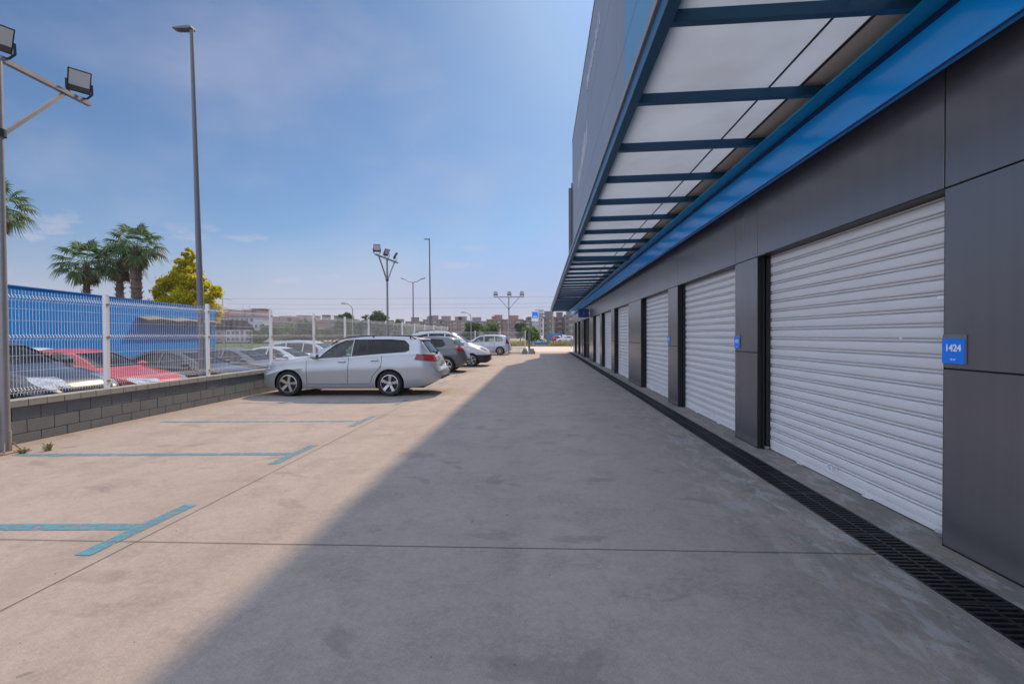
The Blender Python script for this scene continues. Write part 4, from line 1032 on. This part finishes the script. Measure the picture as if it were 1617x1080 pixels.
def tree(loc, H, cr, crh, n, ls, kind, label, cat='tree', group=None, seed=0, lobes=9, trunk=.16, blobs=None):
    rnd = random.Random(seed); root = empty('broadleaf_tree', loc, 0, label, cat, group)
    z0 = H-crh; cz = (H+z0)/2
    L_ = blobs or []
    if not blobs:
        for i in range(lobes):
            t = rnd.uniform(0, 2*math.pi); q = rnd.uniform(.25, .72); zz = rnd.uniform(-.55, .62)
            L_.append((cr*q*math.cos(t)*math.sqrt(1-zz*zz*.8), cr*q*math.sin(t)*math.sqrt(1-zz*zz*.8), cz+zz*crh/2, cr*rnd.uniform(.30, .50)))
        L_.append((0, 0, cz, cr*.5))
    tot = sum(b[3]**2 for b in L_)
    mb = MB()
    for (x, y, z, r) in L_:
        k = int(n*r*r/tot)
        # clumps on the lobe so light gaps open between them
        cl = [(Vector((rnd.gauss(0, 1), rnd.gauss(0, 1), rnd.gauss(0, 1))).normalized()*r*rnd.uniform(.55, 1.05), r*rnd.uniform(.18, .40)) for _ in range(24)]
        for i in range(k):
            o_, cs = rnd.choice(cl); p = Vector((x, y, z)) + Vector((o_.x, o_.y, o_.z*.9)) + Vector((rnd.gauss(0, .5), rnd.gauss(0, .5), rnd.gauss(0, .42)))*cs
            if p.z < .25: p.z = .25 + rnd.random()*.3
            leaf(mb, p, ls*rnd.uniform(.6, 1.3), rnd)
    mb.build('crown', LEAF[kind], root, fix=False)
    tb = MB(); pts = [(0, 0, -.05)]; 
    for i in range(1, 5): pts.append((rnd.uniform(-.1, .1)*i*.4, rnd.uniform(-.1, .1)*i*.4, (cz)*i/4))
    for i, (a, b) in enumerate(zip(pts, pts[1:])): tb.bar(a, b, trunk*(1-.18*i), n=8, w2=trunk*(1-.18*(i+1)))
    for (x, y, z, r) in L_[:8]:
        q = pts[2]; mid = ((x+q[0])*.5, (y+q[1])*.5, (z*.45+q[2]*.55)); tb.bar(q, mid, trunk*.5, n=6, w2=trunk*.3); tb.bar(mid, (x, y, z), trunk*.3, n=6, w2=trunk*.1)
    tb.build('trunk', M['bark'], root, smooth=60); return root
def palm(loc, H, Rr, label, seed, lean=0., tr=.28):
    rnd = random.Random(seed); root = empty('palm_tree', loc, 0, label, 'palm tree', 'fan palms behind the hoarding')
    tb = MB(); top = Vector((lean, 0, H)); n = 26
    for i in range(n):
        a = top*(i/n); b = top*((i+1)/n); w = tr*(1.0+.10*(i % 2)+rnd.uniform(-.04, .04)); tb.bar(a, b, w, n=12, w2=w*.86)
    for i in range(90):   # old leaf bases
        t = rnd.uniform(0, 2*math.pi); z = rnd.uniform(.45, 1.0)*H; c = top*(z/H); o_ = Vector((math.cos(t), math.sin(t), 0)); tb.bar(c+o_*tr*.8, c+o_*(tr*.8+rnd.uniform(.10, .2))+Vector((0, 0, .16)), .05, .02)
    tb.build('trunk', M['palmbark'], root)
    cb = MB(); pb = MB(); db = MB()
    def fan(base, dirv, size, mbx, droop):
        side = dirv.cross(Vector((0, 0, 1)))
        if side.length < .1: side = Vector((1, 0, 0))
        side.normalize(); upv = side.cross(dirv).normalized(); nseg = 17
        for k in range(nseg):
            ang = -1.9 + 3.8*k/(nseg-1); ln = size*(1-.28*abs(ang)/1.9)*rnd.uniform(.9, 1.05)
            dv = (dirv*math.cos(ang)+side*math.sin(ang)).normalized(); m1 = base+dv*ln*.55+upv*.03; tip = base+dv*ln-Vector((0, 0, 1))*ln*droop*rnd.uniform(.6, 1.3)
            nrm = (dv.cross(upv)).normalized()*.045*size/.8
            mbx.face([base, m1-nrm, tip, m1+nrm])
    nf = 32
    for i in range(nf):
        t = i*2.399+rnd.uniform(-.2, .2); el = math.asin(max(-1, min(1, 1-1.55*(i+.5)/nf)))*.95; dv = Vector((math.cos(t)*math.cos(el), math.sin(t)*math.cos(el), math.sin(el)))
        ln = Rr*rnd.uniform(.50, .66); b0 = top+Vector((0, 0, .05)); mid = b0+dv*ln*.6; e = b0+dv*ln-Vector((0, 0, .10*ln)); pb.path([b0, mid, e], .018, n=4)
        d2 = (dv-Vector((0, 0, .25))).normalized(); fan(e, d2, Rr*.46, cb, .22+.25*(1-math.sin(max(0, el))))
    for i in range(16):
        t = rnd.uniform(0, 6.28); dv = Vector((math.cos(t)*.45, math.sin(t)*.45, -1)).normalized(); b0 = top-Vector((0, 0, .1)); e = b0+dv*Rr*.38; pb.path([b0, e], .018, n=4); fan(e, dv, Rr*.42, db, .1)
    cb.build('crown', LEAF['palm'], root, fix=False); pb.build('leaf_stalks', LEAF['light'], root, fix=False); db.build('dead_fronds', LEAF['dry'], root, fix=False)
palm((-30.5, 30.6, -.27), 6.8, 2.0, 'left fan palm of the three behind the blue hoarding', 1, tr=.20)
palm((-28.7, 31.2, -.27), 7.0, 1.8, 'middle fan palm of the three behind the blue hoarding', 2, tr=.23)
palm((-26.8, 30.4, -.27), 7.8, 1.95, 'right and tallest fan palm of the three, beside the yellow green tree', 3, tr=.31)
palm((-38.1, 31.5, -.27), 10.9, 2.4, 'fan palm cut by the left edge of the picture, behind the floodlight mast', 4)
tree((-24.35, 31.6, -.27), 8.0, 2.1, 4.6, 95000, .078, 'yellow', 'yellow green bushy tree behind the end of the blue hoarding', seed=5,
     blobs=[(-1.2, 0, 3.6, 1.25), (.2, .3, 3.4, 1.3), (1.3, .1, 3.7, 1.0), (-.5, 0, 5.1, 1.15), (.3, -.2, 6.0, .85), (-1.5, .2, 4.7, .85), (1.9, 0, 4.9, .62), (.3, .1, 6.8, .42), (1.6, 0, 3.3, .9), (.1, .0, 4.5, 1.3), (-1.3, 0, 5.7, .55), (.3, 0, 7.5, .4), (-.3, 0, 6.7, .6), (1.0, 0, 5.6, .6)])
hd = MB(); rnd = random.Random(9)
for i in range(2600): leaf(hd, Vector((rnd.uniform(-29.6, -25.4), rnd.uniform(29.2, 29.7), 3.3+rnd.uniform(0, .62)*(.7+.3*math.sin(rnd.random()*6)))), .07, rnd)
hr = empty('hedge', (0, 0, 0), 0, 'clipped green hedge top showing above the blue hoarding below the palms', 'hedge')
hd.build('foliage', LEAF['light'], hr, fix=False); hb = MB(); 
for i in range(12): hb.bar((-29.4+i*.36, 29.45, -.27), (-29.3+i*.36, 29.45, 3.6), .03, n=5)
hb.build('stems', M['bark'], hr)
# mid-distance trees
T = [((px(592, 96), 96, -.27), 6.9, 3.1, 5.6, 3800, .30, 'green', 'round dark tree left of the middle floodlight mast'),
     ((px(545, 93), 93, -.27), 6.5, 2.6, 5.2, 3200, .28, 'green', 'rounded dark tree behind the curved street lamp'),
     ((px(568, 99), 99, -.27), 5.4, 2.1, 4.6, 2400, .28, 'light', 'smaller pale tree between the two round dark trees'),
     ((px(622, 96), 96, -.27), 5.6, 1.9, 4.8, 2600, .26, 'green', 'narrow dark tree just right of the middle floodlight mast'),
     ((px(642, 100), 100, -.27), 4.3, 1.9, 3.7, 2000, .26, 'light', 'low pale bush beside the narrow dark tree'),
     ((px(746, 106), 106, -.27), 5.3, 2.5, 4.6, 3200, .28, 'green', 'bushy tree left of the far floodlight mast'),
     ((px(771, 104), 104, -.27), 5.0, 2.5, 4.4, 3000, .28, 'light', 'bushy tree directly left of the far mast pole'),
     ((px(822, 114), 114, -.27), 4.8, 2.0, 4.2, 2200, .28, 'green', 'dim tree right of the far mast pole'),
     ((px(840, 84), 84, -.27), 4.0, 1.9, 3.4, 3200, .20, 'light', 'pale green weeping tree by the roadside totem sign'),
     ((px(427, 118), 118, -.27), 5.4, 3.0, 5.0, 2600, .34, 'green', 'dark tree to the right of the white block of flats'),
     ((px(410, 112), 112, -.27), 3.4, 2.4, 3.2, 1700, .32, 'green', 'low dark bush at the foot of the white block of flats'),
     ((px(452, 128), 128, -.27), 5.9, 3.8, 5.6, 3200, .36, 'light', 'broad pale tree behind the fence posts left of the estate car'),
     ((px(478, 122), 122, -.27), 5.4, 3.6, 5.2, 3000, .36, 'green', 'second broad tree behind the fence above the people carrier'),
     ((px(503, 124), 124, -.27), 4.6, 3.0, 4.4, 2300, .34, 'light', 'small pale tree at the left foot of the long dark brick building'),
     ((px(524, 118), 118, -.27), 3.8, 2.6, 3.6, 2000, .32, 'green', 'low dark shrub left of the curved street lamp'),
     ((px(690, 130), 130, -.27), 3.6, 3.4, 3.4, 1800, .34, 'light', 'low pale shrub below the narrow pinkish block'),
     ((px(665, 126), 126, -.27), 3.9, 3.0, 3.7, 1800, .34, 'light', 'low pale shrub below the double armed lamp')]
for i, t in enumerate(T): tree(*t, seed=20+i, group='trees beyond the car parks', trunk=.14)
# dry verge grass and field grass
gb = MB(); rnd = random.Random(4)
for i in range(9000):
    x = rnd.uniform(-5.5, 9); y = rnd.uniform(67.4, 74) if rnd.random() < .75 else rnd.uniform(74, 90)
    cl = noise.noise(Vector((x*.55, y*.3, 0)))
    h = max(.04, .20+.9*cl) * rnd.uniform(.6, 1.4); 
    if x > 3.2 and y < 72: h += .55*rnd.random()
    dx, dy = rnd.uniform(-.12, .12), rnd.uniform(-.1, .1); gb.face([(x-.03, y, .10), (x+.03, y, .10), (x+dx, y+dy, .10+h)])
o = gb.build('verge_grass', LEAF['dry'], fix=False); tag(o, 'dry yellow green grass growing on the roadside verge', 'grass', kind='stuff')
gb = MB()
for i in range(9000):
    y = rnd.uniform(46, 110); x = rnd.uniform(-.95, -.3)*y*1.0
    if y < 60 and x > -14: continue
    h = rnd.uniform(.10, .34)*(1+noise.noise(Vector((x*.08, y*.05, 2)))); s = .05+y*.0011; gb.face([(x-s, y, -.27), (x+s, y, -.27), (x+rnd.uniform(-.1, .1), y, -.27+h)])
o = gb.build('field_grass', LEAF['light'], fix=False); tag(o, 'rough green and yellow field grass beyond the neighbouring car park', 'grass', kind='stuff')
fb = MB(); fb.box((-330, 120, -.5), (-52, 300, -.20)); o = fb.build('dry_field', mat('dry_field_soil', (.30, .25, .13), .95, var=(.02, .7, (.24, .24, .10)))); o['kind'] = 'structure'
# weeds at the mast foot
for j, (x, y, lab) in enumerate(((-7.18, 6.22, 'small dry weed beside the base plate of the nearest mast'), (-6.98, 6.38, 'taller dry weed by the corner of the nearest base plate'))):
    wb = MB(); rnd = random.Random(40+j)
    for i in range(34):
        h = rnd.uniform(.04, .12 if j else .06); t = rnd.uniform(0, 6.28); q = rnd.uniform(.01, .09); p = Vector((rnd.uniform(-.03, .03), rnd.uniform(-.03, .03), 0)); e = p+Vector((math.cos(t)*q, math.sin(t)*q, h))
        wb.bar(p, e, .003, n=3)
        for k in range(2): leaf(wb, p.lerp(e, rnd.uniform(.5, 1)), .013, rnd)
    o = wb.build('weed', LEAF['dry'], fix=False); o.location = (x, y, .0); tag(o, lab, 'weed', 'weeds by the mast')

# grit, small stones and dead leaves lying on the concrete
gm_ = MB(); rnd = random.Random(77)
for i in range(1500):
    q = rnd.random()
    if q < .45: x = rnd.uniform(-7.85, -7.3) if rnd.random() < .7 else rnd.uniform(-7.3, -3.5); y = rnd.uniform(4, 30)
    elif q < .75: x = 2.42-abs(rnd.gauss(0, .18)); y = rnd.uniform(1.5, 24)
    elif q < .85: x = rnd.uniform(2.79, 2.98); y = rnd.uniform(2, 22)
    else: x = rnd.uniform(-7, 2.4); y = rnd.uniform(1.5, 20)
    s = rnd.uniform(.002, .006); t = rnd.uniform(0, 3.1); c_, s_ = math.cos(t)*s, math.sin(t)*s
    h = s*.8; b0 = [(x+c_*1.4, y+s_*1.4, 0), (x-s_, y+c_, 0), (x-c_*1.2, y-s_*1.2, 0), (x+s_, y-c_, 0)]; tp = (x+c_*.2, y, h)
    k = len(gm_.v); gm_.v += b0+[tp]; gm_.f += [(k, k+1, k+4), (k+1, k+2, k+4), (k+2, k+3, k+4), (k+3, k, k+4)]; gm_.m += [0]*4
o = gm_.build('grit', mat('grit', (.10, .085, .07), .9), fix=False); tag(o, 'grit and crumbs scattered on the concrete', 'grit', kind='stuff')
# ---------------------------------------------------------------- far buildings
WM = {}
def wmesh(w, h, kind):
    k = (w, h, kind)
    if k not in WM:
        mb = MB(); mb.box((-w/2, -.06, -h/2), (w/2, .10, h/2)); mb.box((-w/2-.12, -.22, -h/2-.14), (w/2+.12, -.061, -h/2-.02), m=1)
        if kind == 'balcony': mb.box((-w/2-.5, -1.1, -h/2-.25), (w/2+.5, -.23, -h/2-.15), m=1); mb.box((-w/2-.5, -1.1, -h/2-.149), (w/2+.5, -1.0, -h/2+.75), m=2)
        WM[k] = mb.mesh('window', [mat('far_window', (.035, .04, .055), .3), mat('far_sill', (.34, .31, .30), .8), mat('far_balcony', (.30, .24, .22), .8)])
    return WM[k]
wallcols = {'brick': (.15, .10, .095), 'grey': (.17, .15, .16), 'white': (.40, .40, .43), 'pink': (.25, .165, .16), 'tan': (.19, .145, .13), 'dark': (.10, .085, .09)}
WMAT = {k: mat('far_wall_'+k, c, .9, var=(.25, .4, tuple(q*.8 for q in c))) for k, c in wallcols.items()}
roofred = mat('red_roof', (.27, .09, .08), .8)
def block(x, y, w, h, floors, cols, kind, label, rz=0., dep=12, pent=2, bal=True, seed=0, cat='building', group='far apartment blocks', roofm=None):
    rnd = random.Random(seed); root = empty('apartment_block', (x, y, -.27), rz, label, cat, group)
    mb = MB(); mb.box((-w/2, 0, 0), (w/2, dep, h)); mb.build('wall', WMAT[kind], root)
    rf = MB(); rf.box((-w/2-.3, -.3, h+.003), (w/2+.3, dep+.3, h+.5)); rfo = rf.build('roof', WMAT['grey'], root)
    for i in range(pent):
        pw = rnd.uniform(2.5, 5.5); px = -w/2+pw/2+.4+(w-pw-.8)*((i+.5)/pent+rnd.uniform(-.12, .12)); ph = rnd.uniform(1.4, 2.8)
        pb = MB(); pb.box((px-pw/2, 2, h+.51), (px+pw/2, 6, h+.5+ph)); pb.box((px-pw/2-.2, 1.8, h+.503+ph), (px+pw/2+.2, 6.2, h+.75+ph)); pb.build('roof_house', roofm or WMAT[kind], rfo)
    for i in range(3):
        ax = rnd.uniform(-w/2+1, w/2-1); ab = MB(); ab.bar((ax, 4, h+.5), (ax, 4, h+rnd.uniform(3, 4.6)), .05); ab.bar((ax-.5, 4, h+2.6), (ax+.5, 4, h+2.6), .05); ab.build('antenna', M['galv'], rfo)
    fh = h/floors; cw = w/cols
    for f_ in range(floors):
        for c in range(cols):
            if rnd.random() < .08: continue
            bl = bal and (c % 3 == 1)
            me = wmesh(round(min(cw*.52, 2.2 if bl else 1.5), 1), round(fh*.5, 1), 'balcony' if bl else 'window')
            obj('window', me, root, (-w/2+cw*(c+.5), -.003, fh*(f_+.55)))
    return root
# long row of apartment blocks along the skyline
defs = [(-50.5, 300, 15, 'brick'), (-37.5, 312, 10, 'dark'), (-27.0, 305, 11, 'grey'), (-17.8, 300, 7, 'pink'), (-8.5, 298, 12, 'tan'), (-107, 318, 12, 'brick'), (-93.0, 320, 14, 'grey'), (-78.5, 322, 13, 'tan'), (-65.0, 318, 12, 'brick'),
        (-121, 316, 14, 'dark'), (3.2, 320, 12, 'grey')]
names = ['brown block behind the double armed street lamp', 'dark block right of the double armed lamp', 'grey block behind the second tall street lamp', 'narrow pinkish block right of the second tall street lamp',
         'tan block below the curved street lamp', 'brown block far left of centre', 'grey block left of the two round dark trees', 'tan block behind the two round dark trees', 'brown block right of the middle floodlight mast', 'dark block above the long brick building', 'grey block right of the curved street lamp']
row = [(640, 668, 'brick', 'brown block behind the double armed street lamp'), (668, 694, 'grey', 'grey block behind the second tall street lamp'), (694, 712, 'pink', 'narrow pinkish block right of the second tall street lamp'),
       (712, 738, 'tan', 'tan block below the curved street lamp'), (738, 768, 'grey', 'grey block left of the far floodlight mast, partly hidden by bushy trees'), (768, 796, 'brick', 'brown block just left of the far floodlight mast'),
       (796, 826, 'brick', 'dark brown block right of the far floodlight mast'), (826, 846, 'dark', 'dark block behind the roadside totem sign')]
for i, (a, b, kd, lab) in enumerate(row):
    y = 292+5*(i % 3); xa, xb = px(a, y), px(b, y); h = 10.2+.45*((i*7) % 4)
    block((xa+xb)/2, y, xb-xa-.4, h, 5, 6 if b-a > 20 else 4, kd, lab, seed=50+i, roofm=roofred if i in (5, 6) else None, pent=2 if i % 2 else 1)
row2 = [(846, 858, 'white', 200, 9.3, 'whitish block of flats with balconies right of the totem sign'), (858, 876, 'tan', 215, 9.6, 'tan block of flats behind the gantry post of the totem'), (876, 892, 'brick', 230, 9.9, 'brown block of flats under the end of the canopy'), (892, 912, 'grey', 220, 10.6, 'grey block of flats nearest the building corner')]
for i, (a, b, kd, y, h, lab) in enumerate(row2):
    xa, xb = px(a, y), px(b, y); block((xa+xb)/2, y, xb-xa-.3, h, 4, 3, kd, lab, seed=80+i, pent=1)
row3 = [(500, 545, 255, 10.4, 'dark', 'long dark brick building left of the round dark trees'), (545, 600, 300, 9.6, 'grey', 'low grey block mostly hidden by the round dark trees'), (600, 640, 300, 9.0, 'tan', 'low tan block right of the middle floodlight mast')]
for i, (a, b, y, h, kd, lab) in enumerate(row3):
    xa, xb = px(a, y), px(b, y); block((xa+xb)/2, y, xb-xa, h, 3, 7, kd, lab, seed=90+i, bal=False, pent=2)
xa, xb = px(357, 150), px(416, 150)
block((xa+xb)/2, 150, xb-xa, 8.1, 4, 8, 'white', 'white four storey block of flats with dark windows, beyond the shade canopies', seed=99, dep=4, bal=False, pent=3, roofm=WMAT['pink'])
xa, xb = px(336, 152), px(356, 152)
block((xa+xb)/2, 152, xb-xa, 7.4, 4, 3, 'pink', 'pink house with a red roof just right of the blue hoarding', seed=101, bal=False, pent=1, roofm=roofred)
xa, xb = px(416, 190), px(500, 190)
block((xa+xb)/2, 190, xb-xa, 7.6, 2, 12, 'brick', 'long brown hall with saw tooth roof behind the broad trees', seed=102, bal=False, pent=5, roofm=WMAT['pink'])

# roadside totem on its gantry, truck, distant cars, blue barrier
tt = empty('totem_sign', (1.05, 76, -.27), 0, 'roadside sign hanging from a grey gantry post, white panel with blue square', 'sign')
mb = MB(); mb.box((-.22, -.2, 0), (.22, .2, 5.35)); mb.build('gantry_post', M['polegrey'], tt)
mb = MB(); mb.bar((-.22, 0, 5.15), (-1.5, 0, 5.1), .18); mb.bar((-.2, 0, 5.35), (-.7, 0, 5.12), .1); mb.build('gantry_arm', M['polegrey'], tt)
mb = MB(); mb.box((-2.6, -.1, 4.0), (-1.5, .1, 5.7)); p = mb.build('sign_panel', M['white'], tt)
mb = MB(); mb.box((-2.5, -.125, 4.55), (-1.6, -.101, 5.5)); mb.build('blue_field', M['signblue'], p)
mb = MB(); mb.box((-2.35, -.14, 4.72), (-1.75, -.126, 4.82)); mb.build('white_bar', M['signwhite'], p)
mb = MB(); mb.box((-2.5, -.1, 3.3), (-1.6, .1, 3.9)); mb.build('lower_panel', WMAT['white'], tt)
tr = empty('truck', (3.15, 128, -.2), 0, 'blue box truck standing on the distant road', 'truck')
mb = MB(); mb.box((-1.9, -1.2, .75), (2.2, 1.2, 2.15)); mb.build('cargo_box', mat('truck_blue', (.01, .17, .36), .4), tr, bevel=.03)
mb = MB(); mb.prism([(2.25, .5), (3.7, .5), (3.7, 1.1), (3.3, 1.7), (2.25, 1.8)], 'y', -1.1, 1.1); cb_ = mb.build('cab', M['white'], tr, bevel=.05)
mb = MB(); mb.prism([(3.36, 1.62), (3.68, 1.14), (3.71, 1.14), (3.39, 1.62)], 'y', -.95, .95); mb.build('windscreen', M['dark'], cb_)
mb = MB(); mb.box((-1.9, -.5, .45), (3.5, .5, .70)); mb.build('chassis', M['dark'], tr)
for x in (-1.1, 2.8):
    for s in (-1, 1): w_ = obj('wheel', wheel_meshes(.335, 5)[0], tr, (x, s*1.0, .38)); w_.scale = (1.15, 1.1, 1.15)
bb = empty('blue_barrier', (-1.0, 68.5, .1), 0, 'low blue site barrier right of the gate post', 'barrier')
mb = MB(); mb.box((0, -.05, .15), (1.9, .05, .45)); mb.build('board', M['bluewall'], bb)
for x in (.0, 1.7): mb = MB(); mb.box((x, -.15, 0), (x+.15, .15, .9 if x == 0 else .6)); mb.build('leg', M['bluewall'], bb)
for i, (u, y, c, lab) in enumerate(((884, 118, (.4, .02, .02), 'tiny red car on the distant road'), (893, 112, (.6, .6, .62), 'tiny white car on the distant road, right of the red one'), (847, 122, (.55, .56, .6), 'tiny white car on the distant road behind the pale tree'))):
    o = car('hatch', (px(u, y), y, -.2), R(180 if i else 0), lab, c, group='cars on the distant road')
# second low lamp-like pole beside the far corner
for (u, y, h, lab) in ((902, 60, 3.4, 'thin pale post beyond the far building corner'), (873, 150, 8.2, 'thin grey chimney pole above the tan flats')):
    o = MB(); o.bar((0, 0, 0), (0, 0, h), .05 if y < 100 else .2, n=8); o = o.build('post', M['galv']); o.location = (px(u, y), y, -.27); tag(o, lab, 'post')

# ---------------------------------------------------------------- haze
hz = MB(); hz.box((-1490, -290, -1.27), (1490, 1500, 45)); 
hm = bpy.data.materials.new('haze_air'); hm.use_nodes = True; nt = hm.node_tree; nt.nodes.clear()
ho = nt.nodes.new('ShaderNodeOutputMaterial'); hv = nt.nodes.new('ShaderNodeVolumePrincipled'); hv.inputs['Color'].default_value = (.86, .88, .96, 1); hv.inputs['Density'].default_value = .00032; hv.inputs['Anisotropy'].default_value = .2
nt.links.new(hv.outputs[0], ho.inputs['Volume'])
USE_HAZE = True
if USE_HAZE:
    o = hz.build('haze', hm); tag(o, kind='stuff')
for c in list(bpy.data.meshes):
    if c.users == 0: bpy.data.meshes.remove(c)
